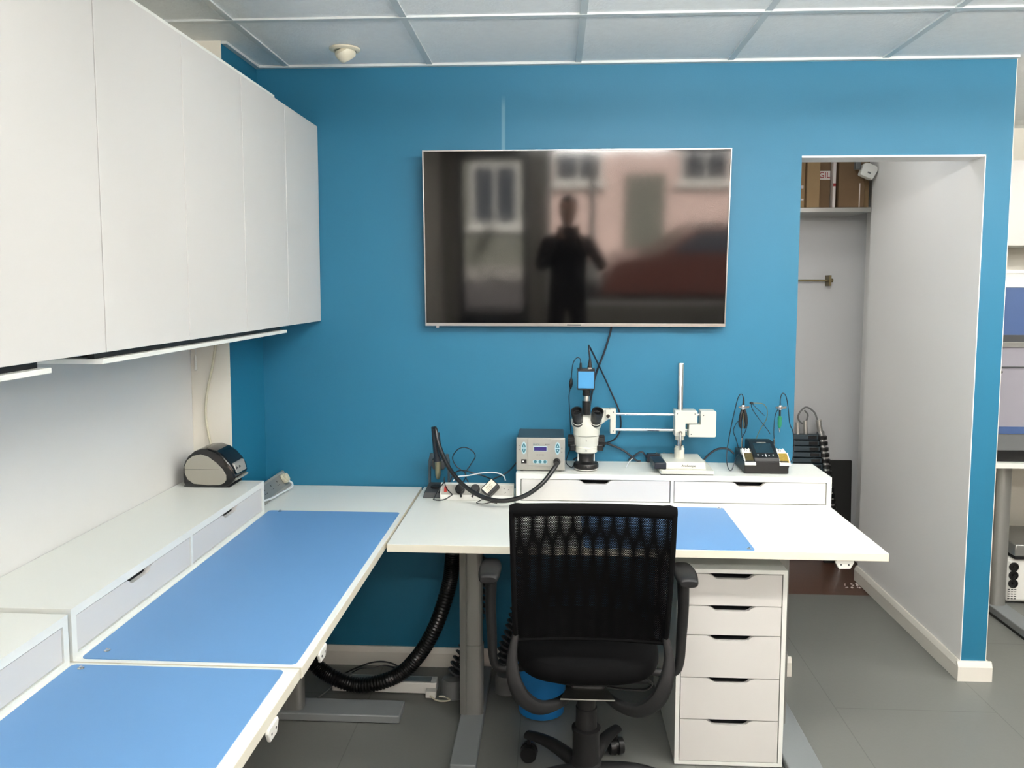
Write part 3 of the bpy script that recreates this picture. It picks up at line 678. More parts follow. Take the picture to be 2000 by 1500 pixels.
for x in (1.5, 4.2):
    for y in (-9.85, -11.15): MB().cyl((x, y-.1, .20), (x, y+.1, .20), .32, seg=28).cyl((x, y-.11, .20), (x, y+.11, .20), .18, seg=20).build('wheel', blackm, t)

# ------------------------------------------------------------------ things on the main desk and its riser
RT = RZ
# hot air rework station
hs = thing('hot_air_station', 'silver and grey hot air station with purple display on the left end of the riser', 'hot air station', (-.052, -.12, RT))
fy = -.215; hx0, hx1 = -.148, .043; hz0, hz1 = RT+.004, 1.044
MB().prism([(fy+.012, hz0), (-.02, hz0), (-.02, hz1), (fy+.004, hz1)], 'X', hx0+.004, hx1-.004).build('case', slate, hs, bevel=.003)
fp = MB().prism([(fy, hz0+.018), (fy+.006, hz0), (fy+.014, hz0), (fy+.014, hz1), (fy, hz1-.002)], 'X', hx0, hx1).build('front_panel', silverp, hs, bevel=.003)
MB().box(-.102, -.010, fy-.0025, fy+.001, hz0+.020, hz1-.001).build('centre_panel', silverp, hs, bevel=.001)
fz = fy-.0026
MB().box(-.081, -.026, fz-.0006, fz+.001, .990, 1.011).build('display_bezel', ltblue, hs, bevel=.0008)
MB().box(-.078, -.029, fz-.0009, fz, .993, 1.008).build('display', lcd, hs, smooth=False)
for cx in (-.118, .014):
    f1 = fy-.0004
    MB().prism([(cx+.0105*math.sin(a)*(1-.0*abs(math.cos(a))), 1.0025+.0245*math.cos(a)) for a in [2*PI*k/24 for k in range(24)]], 'Y', f1-.0003, f1+.0005).build('button_surround', ltblue, hs, smooth=False)
    for s_ in (1, -1):
        P = [(cx-.0075, 1.0025+s_*.0022), (cx+.0075, 1.0025+s_*.0022), (cx+.0070, 1.0025+s_*.0075), (cx+.0035, 1.0025+s_*.016), (cx, 1.0025+s_*.0195), (cx-.0035, 1.0025+s_*.016), (cx-.0070, 1.0025+s_*.0075)]
        b_ = MB().prism(P, 'Y', f1-.0016, f1).build('arrow_button', teal, hs, smooth=False)
        MB().prism([(cx-.003, 1.0025+s_*.006), (cx+.003, 1.0025+s_*.006), (cx, 1.0025+s_*.012)], 'Y', f1-.0019, f1-.0015).build('arrow', ltblue, b_, smooth=False)
MB().prism(rrect(-.083, -.025, .942, .956, .006), 'Y', fz-.0003, fz+.0005).build('button_surround', ltblue, hs, smooth=False)
for cx in (-.073, -.054, -.035): MB().lathe((cx, fz, .949), [(.0062, .0), (.0062, -.001), (.004, -.0014), (.001, -.0014)], 'Y', 16).build('round_button', teal, hs)
MB().box(-.128, -.107, fy-.002, fy+.001, .941, .957).build('power_switch', blackm, hs, bevel=.001)
MB().box(-.124, -.117, fy-.003, fy-.0018, .946, .952).build('switch_mark', whitep, hs, smooth=False)
text('maker_lettering', 'QUICK', .0085, (-.069, fz-.0003, 1.0175), teal, hs)
text('model_lettering', '861DW', .0055, (-.026, fz-.0003, 1.0175), ink, hs)
text('panel_lettering', 'ESD  LEAD FREE', .0042, (-.054, fz-.0003, .976), ink, hs)
for i, z in enumerate((1.012, .996)):
    MB().cyl((-.134, fy+.0, z), (-.134, fy-.0008, z), .0016, seg=10).build('indicator', ink, hs); MB().box(.028, .033, fy-.0006, fy, z-.009, z-.0075).build('tick', ink, hs, smooth=False)
MB().lathe((.012, fy, .949), [(.014, .002), (.014, -.004), (.011, -.006), (.0105, -.016)], 'Y').build('hose_port', blackm, hs)
for x in (hx0+.02, hx1-.02):
    for y in (-.19, -.05): MB().cyl((x, y, RT), (x, y, RT+.006), .008, seg=14).build('foot', blackm, hs)
# the hose and its hand piece
ho = MB().tube([(.012, -.232, .948), (.002, -.262, .935), (-.045, -.30, .882), (-.11, -.315, .838), (-.19, -.315, .817), (-.27, -.30, .825), (-.35, -.26, .860), (-.41, -.215, .912), (-.445, -.18, .965), (-.468, -.155, 1.015), (-.478, -.14, 1.055), (-.484, -.132, 1.062)], .0088, seg=14, step=10).build('air_hose', rubber, None)
tag(ho, 'thick black air hose swooping from the hot air station across to its stand', 'hose')
hp = thing('hot_air_handpiece', 'black hot air hand piece with metal nozzle standing upright in its cradle', 'hand tool', (-.475, -.125, .85))
MB().tube([(-.487, -.128, 1.066), (-.483, -.127, 1.02), (-.477, -.126, .96), (-.473, -.125, .925)], lambda f: .011+.004*f, seg=16).build('grip', navy, hp)
MB().tube([(-.470, -.136, 1.045), (-.466, -.138, 1.0), (-.462, -.136, .95)], .008, seg=12).build('cable_guard', navy, hp)
MB().lathe((-.472, -.125, .85), [(.004, 0), (.0085, .008), (.011, .02), (.012, .045), (.013, .075), (.013, .08)]).build('nozzle', mat('heated_steel', srgb(150, 146, 120), .35, .9, noise=.25, nscale=60), hp)
hd_ = thing('handpiece_stand', 'dark grey plastic cradle stand for the hot air hand piece left of the power strip', 'tool stand', (-.478, -.12, DZ))
MB().hexa([(-.525, -.185, DZ), (-.435, -.185, DZ), (-.435, -.045, DZ), (-.525, -.045, DZ), (-.52, -.175, DZ+.022), (-.44, -.175, DZ+.022), (-.44, -.055, DZ+.034), (-.52, -.055, DZ+.034)]).build('base', darkgrey, hd_, bevel=.003)
MB().lathe((-.478, -.115, DZ+.026), [(.026, 0), (.026, .006), (.024, .007), (.002, .007)]).build('rest_pad', blackm, hd_)
for x in (-.521, -.441): MB().prism([(x, -.065), (x+.009, -.065), (x+.009, -.05), (x, -.05)], 'Z', DZ+.02, .905).build('upright', slate, hd_, bevel=.001)
MB().prism([(-.521, .888), (-.432, .888), (-.432, .912), (-.438, .94), (-.450, .94), (-.455, .925), (-.497, .925), (-.502, .943), (-.514, .943), (-.521, .912)], 'Y', -.066, -.05).build('yoke', slate, hd_, bevel=.002)
MB().prism([(-.497, .885), (-.450, .885), (-.446, .926), (-.501, .926)], 'Y', -.105, -.066).build('cradle', darkgrey, hd_, bevel=.004)
# sloping power strip with a red switch
ps = thing('power_strip', 'silver power strip with red switch and plugs, left of the riser on the main desk', 'power strip', (-.305, -.17, DZ))
PSY = -.212
P = [(PSY, DZ), (PSY, DZ+.020), (PSY+.026, DZ+.060), (PSY+.045, DZ+.062), (PSY+.058, DZ)]
MB().prism(P, 'X', -.452, -.158).build('body', whitep, ps, bevel=.002)
sl = math.atan2(.040, .026); L = math.hypot(.040, .026)
def on_face(u, v, n=0):     # a point on the sloping face: u along X, v up the slope
    return Vector((u, PSY+v*math.cos(sl)-n*math.sin(sl), DZ+.020+v*math.sin(sl)+n*math.cos(sl)))
def face_T(u, v): return Matrix.Translation(on_face(u, v)) @ Matrix.Rotation(sl, 4, 'X')     # local x along, y up slope, z outward
m = MB(); m.T = face_T(-.305, L/2); m.box(-.142, .142, -.021, .021, 0, .0012); m.build('face_plate', silverp, ps, bevel=.0006)
m = MB(); m.T = face_T(-.430, L/2); m.box(-.012, .012, -.018, .018, 0, .003); m.build('switch_frame', silverp, ps, bevel=.0008)
m = MB(); m.T = face_T(-.430, L/2); m.box(-.006, .006, -.012, .012, .003, .0055); m.build('rocker_switch', red_sw, ps, bevel=.0008)
def uk_socket(T_, parent, mm=darkgrey):
    for dx_, dy_, w, h in ((0, .010, .0022, .0055), (-.009, -.006, .005, .0022), (.009, -.006, .005, .0022)):
        m = MB(); m.T = T_; m.box(dx_-w/2, dx_+w/2, dy_-h/2, dy_+h/2, .0, .0016); m.build('socket_slot', mm, parent, smooth=False)
for u in (-.375, -.315, -.255, -.19): uk_socket(face_T(u, L/2) @ Matrix.Rotation(math.radians(45), 4, 'Z'), ps, blackm)
def uk_plug(u, nm, rot, m_, label, grp='plugs in the power strip'):
    t = thing('plug', label, 'plug', tuple(on_face(u, L/2)), grp)
    m = MB(); m.T = face_T(u, L/2) @ Matrix.Rotation(rot, 4, 'Z')
    P = [(.019*math.cos(a)*(1.0), .021*math.sin(a)) for a in [2*PI*k/26 for k in range(26)]]
    m.prism(P, 'Z', .0014, .014).prism([(x*.82, y*.82) for x, y in P], 'Z', .014, .024); m.build('plug_body', m_, t, bevel=.002)
    m = MB(); m.T = face_T(u, L/2) @ Matrix.Rotation(rot, 4, 'Z'); m.cyl((0, -.016, .010), (0, -.034, .010), .004); m.build('cable_sleeve', m_, t)
uk_plug(-.372, 'plug', .2, blackp, 'round black plug in the power strip, next to the red switch')
uk_plug(-.312, 'plug', -.3, blackp, 'round black plug in the middle of the power strip')
t = thing('plug_adapter', 'black mains adapter with white label plugged into the power strip at an angle', 'adapter', tuple(on_face(-.248, L/2)))
m = MB(); m.T = face_T(-.250, L/2+.002) @ Matrix.Rotation(math.radians(-42), 4, 'Z'); m.box(-.023, .023, -.030, .030, .0014, .034); m.build('case', blackp, t, bevel=.003)
m = MB(); m.T = face_T(-.250, L/2+.002) @ Matrix.Rotation(math.radians(-42), 4, 'Z'); m.box(-.019, .010, -.028, .026, .034, .0346); q = m.build('label', label_w, t, smooth=False)
for k in range(4):
    m = MB(); m.T = face_T(-.250, L/2+.002) @ Matrix.Rotation(math.radians(-42), 4, 'Z'); m.box(-.010+.005*k, -.0085+.005*k, -.016, .012-.004*(k % 2), .0346, .0349); m.build('print_line', brass_r, q, smooth=False)

# ------------------------------------------------------------------ boom stand and microscope
bs = thing('boom_stand', 'off-white double-arm boom stand with chrome post on the riser', 'microscope stand', (.515, -.12, RT))
MB().prism(rrect(.412, .618, -.238, -.03, .006), 'Z', RT+.003, RT+.018).build('base_plate', scope_white, bs, bevel=.002)
MB().box(.414, .616, -.236, -.032, RT, RT+.004).build('base_foot', blackm, bs, smooth=False)
bl = MB().hexa([(.432, -.212, RT+.017), (.592, -.212, RT+.017), (.592, -.04, RT+.017), (.432, -.04, RT+.017), (.434, -.206, RT+.044), (.590, -.206, RT+.044), (.590, -.046, RT+.044), (.434, -.046, RT+.044)]).build('weight_block', scope_white, bs, bevel=.003)
text('maker_lettering', 'AmScope', .0125, (.525, -.2105, RT+.030), ink, bs, rot=(math.radians(78), 0, 0), sx=1.15)
MB().lathe((.502, -.12, 0), [(.020, RT+.044), (.020, .99), (.0165, .992), (.0165, 1.0)]).build('post_socket', scope_white, bs)
MB().lathe((.502, -.12, 0), [(.0125, .99), (.0125, 1.330), (.011, 1.333), (.002, 1.333)]).build('post', chrome, bs)
P = [(.479, 1.043), (.520, 1.043), (.520, 1.094), (.566, 1.094), (.566, 1.142), (.562, 1.146), (.479, 1.146)]
MB().prism(P, 'Y', -.15, -.09).build('arm_carriage', scope_white, bs, bevel=.002)
MB().lathe((.502, -.12, 1.025), [(.018, 0), (.018, .02)]).build('collar', scope_white, bs)
P = [(.534, 1.040), (.636, 1.040), (.640, 1.044), (.640, 1.141), (.636, 1.145), (.582, 1.145), (.580, 1.143), (.580, 1.090), (.534, 1.090)]
MB().prism(P, 'Y', -.148, -.092).build('counter_block', scope_white, bs, bevel=.003)
for z in (1.126, 1.063):
    MB().cyl((.236, -.12, z), (.595, -.12, z), .0062, seg=18).build('arm_rod', chrome, bs)
MB().box(.224, .246, -.140, -.100, 1.048, 1.149).build('end_plate', scope_white, bs, bevel=.002)
MB().cyl((.498, -.15, 1.060), (.498, -.168, 1.060), .0075).tube([(.498, -.163, 1.060), (.497, -.168, 1.02), (.497, -.168, .993)], .0052, seg=12).build('lock_lever', chrome, bs)
for x, z in ((.236, 1.136), (.236, 1.060), (.487, 1.133), (.556, 1.133), (.590, 1.128), (.543, 1.052)): 
    MB().cyl((x, -.1475 if x > .3 else -.1395, z), (x, -.1505 if x > .3 else -.1412, z), .0022, seg=10).build('screw', darkgrey, bs)

ms = thing('microscope', 'white trinocular microscope head with black eyepieces hanging from the boom arm', 'microscope', (.128, -.165, .92))
mx_, my_ = .128, -.165
def ell(cx, cy, a, b_, z, k=32, n=2.4): return [(cx+a*math.copysign(abs(math.cos(t))**(2/n), math.cos(t)), cy+b_*math.copysign(abs(math.sin(t))**(2/n), math.sin(t)), z) for t in [2*PI*i/k for i in range(k)]]
m = MB()
m.rings([ell(mx_, my_, a, b_, z) for a, b_, z in ((.040, .040, .980), (.045, .045, .984), (.046, .046, 1.003), (.044, .044, 1.005), (.048, .046, 1.010), (.050, .048, 1.047), (.050, .048, 1.049))])
m.build('zoom_body', scope_white, ms, ang=25)
m = MB(); m.rings([ell(mx_, my_-.002, a, b_, z) for a, b_, z in ((.050, .050, 1.050), (.052, .052, 1.052), (.053, .053, 1.075), (.060, .052, 1.092), (.062, .050, 1.108), (.056, .046, 1.120), (.042, .040, 1.128))]); m.build('head', scope_white, ms, ang=25)
for s_ in (-1, 1):
    m = MB(); T0 = Vector((mx_+s_*.029, my_-.016, 1.078)); d_ = Vector((s_*.12, -.60, .80)).normalized()
    m.cyl(T0-d_*.02, T0+d_*.040, .024, .022, seg=24); m.build('eye_tube', scope_white, ms)
    m = MB(); a0 = T0+d_*.040; a, b_ = d_.orthogonal().normalized(), None; b_ = d_.cross(a); R = []
    for r, h in ((.0225, -.012), (.0235, -.004), (.0205, .000), (.0210, .020), (.0225, .023), (.0238, .044), (.0230, .058), (.0185, .058), (.015, .045), (.002, .043)): R.append([a0+d_*h+(a*math.cos(t)+b_*math.sin(t))*r for t in [2*PI*k/26 for k in range(26)]])
    m.rings(R); e = m.build('eyepiece', blackp, ms)
    MB().cyl(a0+d_*.043, a0+d_*.0455, .0115, seg=20).build('eye_lens', tv_black, e)
    m = MB(); m.cyl((mx_+s_*.047, my_, 1.024), (mx_+s_*.072, my_, 1.024), .022, .0225, seg=26)
    for k in range(14):
        a = 2*PI*k/14; m.cyl((mx_+s_*.052, my_+.0222*math.cos(a), 1.024+.0222*math.sin(a)), (mx_+s_*.071, my_+.0222*math.cos(a), 1.024+.0222*math.sin(a)), .0024, seg=6)
    m.build('zoom_knob', blackm, ms)
    m = MB(); m.box(mx_+s_*.042, mx_+s_*.066, my_-.026, my_+.018, .988, 1.014); m.build('focus_clamp', blackp, ms, bevel=.004)
m = MB().lathe((mx_, my_+.012, 0), [(.017, 1.10), (.017, 1.182), (.013, 1.183)]); m.build('photo_tube', blackp, ms)
MB().lathe((mx_, my_+.012, 0), [(.0125, 1.178), (.0125, 1.192), (.0115, 1.205)]).build('adapter', alu, ms)
MB().lathe((mx_, my_+.012, 0), [(.0115, 1.203), (.0165, 1.204), (.0165, 1.214), (.015, 1.215), (.015, 1.218), (.0165, 1.219), (.0165, 1.229), (.013, 1.230)]).build('lens_ring', blackp, ms)
MB().lathe((mx_, my_, 0), [(.034, .9805), (.034, .975), (.030, .973), (.028, .945), (.030, .941)]).build('objective', blackp, ms)
for s_ in (-1, 1): MB().box(mx_+s_*.030, mx_+s_*.034, my_-.008, my_+.008, .944, .974).build('mount_clip', whitep, ms, smooth=False)
rl = MB().lathe((mx_, my_, 0), [(.030, .944), (.036, .940), (.047, .937), (.0495, .932), (.0495, .920), (.046, .916), (.030, .916), (.030, .930)]).build('ring_light', blackp, ms)
MB().lathe((mx_, my_, 0), [(.047, .916), (.0465, .913), (.030, .913), (.029, .916)]).build('diffuser_ring', whitep, rl)
MB().cyl((mx_, my_-.047, .930), (mx_, my_-.056, .930), .0025, seg=10).build('clamp_screw', chrome, rl)
m = MB().prism([(mx_+.045, 1.070), (mx_+.060, 1.085), (.224, 1.112), (.224, 1.147), (.19, 1.150), (mx_+.045, 1.140)], 'Y', -.142, -.108); m.build('mount_arm', scope_white, ms, bevel=.005)
MB().box(.203, .224, -.150, -.104, 1.108, 1.148).build('tilt_joint', scope_white, ms, bevel=.003)
MB().cyl((.214, -.150, 1.122), (.214, -.156, 1.122), .0075, seg=20).build('tilt_screw', chrome, ms)
for z in (1.066, 1.033, .994): MB().cyl((mx_-.002, my_-.045, z), (mx_-.002, my_-.0525, z), .002, seg=10).build('screw', darkgrey, ms)

mc = thing('microscope_camera', 'small bright blue cube camera with black ends on top of the microscope', 'camera', (mx_-.003, my_+.012, 1.23))
cx, cy = mx_-.003, my_+.012
MB().box(cx-.0325, cx+.0325, cy-.024, cy+.024, 1.2345, 1.303).build('blue_case', cam_blue, mc, bevel=.002)
MB().box(cx-.034, cx+.034, cy-.026, cy+.026, 1.2295, 1.235).build('lower_end_plate', blackp, mc, bevel=.001)
MB().box(cx-.034, cx+.034, cy-.026, cy+.026, 1.3025, 1.312).build('upper_end_plate', blackp, mc, bevel=.001)
for s_ in (-1, 1): MB().box(cx+s_*.033-.0015, cx+s_*.033+.0015, cy-.0255, cy-.023, 1.235, 1.303).build('edge_rail', blackp, mc, smooth=False)
cb = thing('camera_cable', 'black video cable rising from the blue microscope camera and dropping behind the arm', 'cable', (cx+.015, cy, 1.312), 'black cables above the microscope')
MB().rings([[(cx+.015+a*math.cos(t), cy+a*.7*math.sin(t), z) for t in [2*PI*k/14 for k in range(14)]] for a, z in ((.0095, 1.3115), (.0095, 1.320), (.006, 1.338), (.0035, 1.352))]).build('connector', blackp, cb)
MB().box(cx+.008, cx+.022, cy-.008, cy-.006, 1.3125, 1.3155).build('metal_shell', chrome, cb, smooth=False)
MB().tube([(cx+.015, cy, 1.350), (cx+.011, cy, 1.385), (cx+.012, cy+.03, 1.400), (cx+.028, cy+.06, 1.370), (cx+.070, -.05, 1.285), (cx+.110, -.03, 1.20), (cx+.142, -.03, 1.125), (cx+.150, -.03, 1.06), (cx+.13, -.03, 1.01), (cx+.085, -.03, .985), (cx+.03, -.028, .955), (cx-.03, -.026, .925), (cx-.045, -.024, .915)], .0034, seg=10).build('lead', navy, cb)
cb = thing('power_cable', 'thin black power lead with inline switch hanging left of the microscope', 'cable', (cx-.02, cy, 1.312))
MB().cyl((cx-.021, cy, 1.311), (cx-.021, cy, 1.334), .0055, .004, seg=12).build('connector', blackp, cb)
MB().tube([(cx-.021, cy, 1.332), (cx-.024, cy, 1.350), (cx-.036, cy, 1.354), (cx-.050, cy, 1.335), (cx-.056, cy+.005, 1.295), (cx-.058, cy+.01, 1.25), (cx-.066, cy+.02, 1.20), (cx-.063, cy+.03, 1.14), (cx-.058, cy+.04, 1.06), (cx-.052, cy+.05, 1.0), (cx-.068, cy+.05, .955), (cx-.075, cy+.03, .925), (cx-.055, cy-.0, .913), (cx-.045, cy-.01, .925)], .0017, seg=8).build('lead', navy, cb)
MB().tube([(cx-.0575, cy+.008, 1.272), (cx-.059, cy+.010, 1.25), (cx-.0605, cy+.012, 1.228)], lambda f: .003+.0048*math.sin(PI*f), seg=10).build('inline_switch', blackp, cb)
tvc = MB().tube([(.225, -.025, 1.50), (.232, -.018, 1.465), (.206, -.016, 1.37), (.170, -.016, 1.27), (.155, -.016, 1.19), (.145, -.018, 1.12), (.135, -.018, 1.04), (.150, -.018, 1.0), (.22, -.016, .985), (.29, -.016, .955), (.342, -.018, .916), (.36, -.018, .9125)], .0042, seg=10).build('television_cable', navy, None)
tag(tvc, 'thick black cable dropping from under the television and passing behind the microscope', 'cable')
c2 = MB().tube([(.31, -.016, .914), (.335, -.016, .935), (.362, -.02, .952), (.380, -.018, .936), (.388, -.016, .926)], .0042, seg=8).build('adapter_cable', navy, None)
tag(c2, 'short black cable curving behind the riser between microscope and boom stand', 'cable')
rm = thing('control_box', 'small black control box lying on the left edge of the boom stand base', 'control box', (.405, -.15, RT))
MB().hexa([(.392, -.222, RT+.0185), (.438, -.222, RT+.0185), (.432, -.10, RT+.0185), (.386, -.10, RT+.0185), (.392, -.222, RT+.044), (.438, -.222, RT+.044), (.432, -.10, RT+.044), (.386, -.10, RT+.044)]).build('case', navy, rm, bevel=.003)
ad = thing('mains_adapter', 'long black power adapter lying behind the boom stand base', 'adapter', (.44, -.025, RT))
MB().box(.385, .50, -.028, -.004, RT+.001, RT+.036).build('case', navy, ad, bevel=.003)
for k in range(3): MB().cyl((.425+.03*k, -.016, RT+.036), (.425+.03*k, -.016, RT+.041), .004, seg=10).build('knob', midgrey, ad)
wt = MB().tube([(.29, -.13, RT+.003), (.305, -.08, RT+.012), (.325, -.03, RT+.018)], .002, seg=8).build('cable_tie', white_cable, None)
tag(wt, 'white cable tie end on the riser left of the boom stand', 'cable tie')

# ------------------------------------------------------------------ twin soldering station
ss = thing('soldering_station', 'black twin soldering station with sloping screen at the right end of the riser', 'soldering station', (.82, -.12, RT))
sx0, sx1 = .741, .911
P = [(-.202, RT+.002), (-.202, RT+.040), (-.198, RT+.055), (-.04, RT+.110), (-.03, RT+.105), (-.03, RT+.002)]
MB().prism([(-.202, RT+.002), (-.202, RT+.050), (-.04, RT+.072), (-.03, RT+.070), (-.03, RT+.002)], 'X', sx0, sx1).build('case', blackp, ss, bevel=.003)
hp2 = MB().prism([(-.204, RT+.049), (-.198, RT+.064), (-.100, RT+.110), (-.045, RT+.110), (-.04, RT+.05)], 'X', .778, .876); hp2 = hp2.build('display_hood', blackp, ss, bevel=.003)
sa = math.atan2(.046, .098)
def hT(u, v): return Matrix.Translation((u, -.198+v*math.cos(sa), RT+.064+v*math.sin(sa))) @ Matrix.Rotation(sa, 4, 'X')
m = MB(); m.T = hT(.827, .062); m.box(-.034, .034, -.030, .030, 0, .001); m.build('screen', lcd_off, ss, bevel=.0004)
m = MB(); m.T = hT(.827, .098); m.box(-.018, .018, -.0022, .0022, 0, .0008); m.build('badge', silverp, ss, smooth=False)
for u, v, r in ((-.030, .017, .003), (-.012, .014, .002), (0, .020, .0022), (0, .014, .0022), (0, .008, .0022), (.012, .014, .002), (.028, .017, .0025)):
    m = MB(); m.T = hT(.827+u, v); m.cyl((0, 0, 0), (0, 0, .0014), r, seg=12); m.build('button', whitep, ss)
for x, mm, nm in ((.760, mat('dark_sponge', srgb(70, 62, 30), .8, noise=.3, nscale=120, bump=.6), 'sponge'), (.893, brass, 'brass_wool')):
    xx = x+.003
    m = MB(); 
    for a, b_, c, d in ((xx-.021, xx-.017, -.206, -.160), (xx+.017, xx+.021, -.206, -.160)): m.hexa([(a, c, RT+.038), (b_, c, RT+.038), (b_, d, RT+.064), (a, d, RT+.064), (a, c-.001, RT+.044), (b_, c-.001, RT+.044), (b_, d, RT+.077), (a, d, RT+.077)])
    m.hexa([(xx-.021, -.210, RT+.036), (xx+.021, -.210, RT+.036), (xx+.021, -.203, RT+.036), (xx-.021, -.203, RT+.036), (xx-.021, -.210, RT+.043), (xx+.021, -.210, RT+.043), (xx+.021, -.203, RT+.046), (xx-.021, -.203, RT+.046)])
    m.build('tray_frame', whitep, ss, smooth=False)
    m = MB(); m.hexa([(xx-.017, -.204, RT+.040), (xx+.017, -.204, RT+.040), (xx+.017, -.160, RT+.060), (xx-.017, -.160, RT+.060), (xx-.017, -.204, RT+.045), (xx+.017, -.204, RT+.045), (xx+.017, -.160, RT+.074), (xx-.017, -.160, RT+.074)]); m.build(nm, mm, ss, smooth=False)
    for k in range(3):
        MB().lathe((x-.012+.012*k, -.135, RT+.066), [(.0055, 0), (.0055, .014), (.003, .018), (.002, .022)], seg=14).build('spare_tip', whitep if k != 1 else chrome, ss)
    m = MB().hexa([(xx-.02, -.158, RT+.062), (xx+.02, -.158, RT+.062), (xx+.02, -.115, RT+.068), (xx-.02, -.115, RT+.068), (xx-.02, -.158, RT+.072), (xx+.02, -.158, RT+.072), (xx+.02, -.115, RT+.082), (xx-.02, -.115, RT+.082)]); m.build('tip_holder', whitep, ss, bevel=.002)
def stalk(x0_, x1_, label):
    st = thing('iron_hanger', label, 'tool hanger', (x0_, -.08, RT+.06), 'hangers behind the soldering station')
    MB().cyl((x0_, -.08, RT+.07), (x0_, -.08, RT+.118), .0035, seg=12).build('stem', chrome, st)
    MB().tube([(x0_, -.08, RT+.115), (x0_-.002, -.078, 1.06), ((x0_*2+x1_)/3, -.07, 1.12), (x1_, -.085, 1.152)], .0016, seg=8).build('wire_arm', navy, st)
    m = MB(); m.lathe((x1_, -.1, 1.146), [(.007, 0), (.009, .004), (.009, .014), (.007, .018)], seg=16); m.hexa([(x1_-.003, -.104, 1.149), (x1_+.024, -.104, 1.152), (x1_+.024, -.094, 1.152), (x1_-.003, -.094, 1.149), (x1_-.003, -.104, 1.156), (x1_+.024, -.104, 1.160), (x1_+.024, -.094, 1.160), (x1_-.003, -.094, 1.156)])
    m.hexa([(x1_-.018, -.104, 1.152), (x1_, -.104, 1.150), (x1_, -.096, 1.150), (x1_-.018, -.096, 1.152), (x1_-.018, -.104, 1.158), (x1_, -.104, 1.158), (x1_, -.096, 1.158), (x1_-.018, -.096, 1.158)]); m.build('clip', chrome, st)
    return st
stalk(.758, .754, 'chrome clip on a wire arm holding the soldering tweezers, left of the station')
stalk(.886, .900, 'chrome clip on a wire arm holding the green soldering iron, right of the station')
tw = thing('soldering_tweezers', 'black soldering tweezers hanging from the left clip above the station', 'tweezers', (.756, -.1, 1.10))
for s_ in (-1, 1): MB().tube([(.756+s_*.003, -.1, 1.147), (.756+s_*.009, -.1, 1.12), (.756+s_*.012, -.1, 1.085), (.756+s_*.006, -.1, 1.068)], lambda f: .003+.0045*math.sin(PI*min(1, f+.1)), seg=12).build('arm', blackp, tw)
MB().cyl((.756, -.104, 1.13), (.756, -.104, 1.072), .0022, seg=8).build('spine', brass_r, tw)
MB().lathe((.756, -.1, 0), [(.0045, 1.162), (.004, 1.18), (.0025, 1.195)], seg=12).build('strain_relief', blackp, tw)
MB().tube([(.756, -.1, 1.19), (.748, -.1, 1.207), (.735, -.1, 1.195), (.722, -.098, 1.14), (.705, -.10, 1.05), (.690, -.12, .97), (.688, -.15, .925), (.700, -.165, .913), (.722, -.14, .955), (.742, -.10, .965)], .0019, seg=8).build('lead', navy, tw)
MB().tube([(.768, -.1, 1.11), (.776, -.09, 1.09), (.770, -.085, 1.055), (.760, -.08, 1.03), (.757, -.08, 1.0)], .0016, seg=8).build('left_loop', navy, tw)
MB().tube([(.745, -.1, 1.105), (.730, -.09, 1.085), (.722, -.085, 1.055), (.735, -.08, 1.02), (.745, -.08, .985)], .0016, seg=8).build('right_loop', navy, tw)
si = thing('soldering_iron', 'slim soldering iron with green grip hanging from the right clip above the station', 'soldering iron', (.900, -.1, 1.10))
MB().lathe((.900, -.1, 0), [(.0035, 1.165), (.004, 1.145), (.004, 1.12)], seg=14).build('shaft', blackp, si)
MB().lathe((.900, -.1, 0), [(.004, 1.121), (.0078, 1.116), (.0078, 1.085), (.005, 1.075), (.003, 1.072)], seg=18).build('grip', green, si)
MB().lathe((.900, -.1, 0), [(.003, 1.073), (.0032, 1.066), (.0015, 1.058), (.0004, 1.053)], seg=12).build('tip', chrome, si)
MB().tube([(.900, -.1, 1.163), (.900, -.1, 1.19), (.908, -.1, 1.212), (.922, -.1, 1.200), (.932, -.1, 1.15), (.940, -.1, 1.09), (.955, -.095, 1.055), (.962, -.09, .99), (.955, -.1, .95), (.940, -.11, .925), (.932, -.12, .911)], .0019, seg=8).build('lead', navy, si)
wb = thing('wire_hook', 'pale wire arm with dark end curving up behind the soldering station', 'wire arm', (.815, -.05, RT+.10))
MB().tube([(.818, -.06, RT+.108), (.835, -.06, 1.06), (.858, -.06, 1.10), (.860, -.06, 1.14), (.845, -.06, 1.162), (.825, -.06, 1.166), (.80, -.06, 1.166)], .0013, seg=8).build('wire', brass_r, wb)
MB().tube([(.795, -.06, 1.164), (.802, -.06, 1.14), (.830, -.06, 1.10), (.862, -.06, 1.06), (.875, -.06, 1.04)], .0014, seg=8).build('dark_wire', navy, wb)
MB().tube([(.800, -.06, 1.165), (.815, -.06, 1.148), (.850, -.06, 1.115)], .0014, seg=8).build('dark_wire', navy, wb)
MB().ball((.797, -.06, 1.166), .007, (1.2, 1, .8), 14, 8).build('end_ball', blackp, wb)
sc = MB().tube([(.735, -.05, .955), (.71, -.04, .973), (.67, -.035, .970), (.635, -.032, .945), (.61, -.03, .913)], .0042, seg=10).build('station_cable', navy, None)
tag(sc, 'thick black cable arching from the soldering station down behind the boom stand', 'cable')

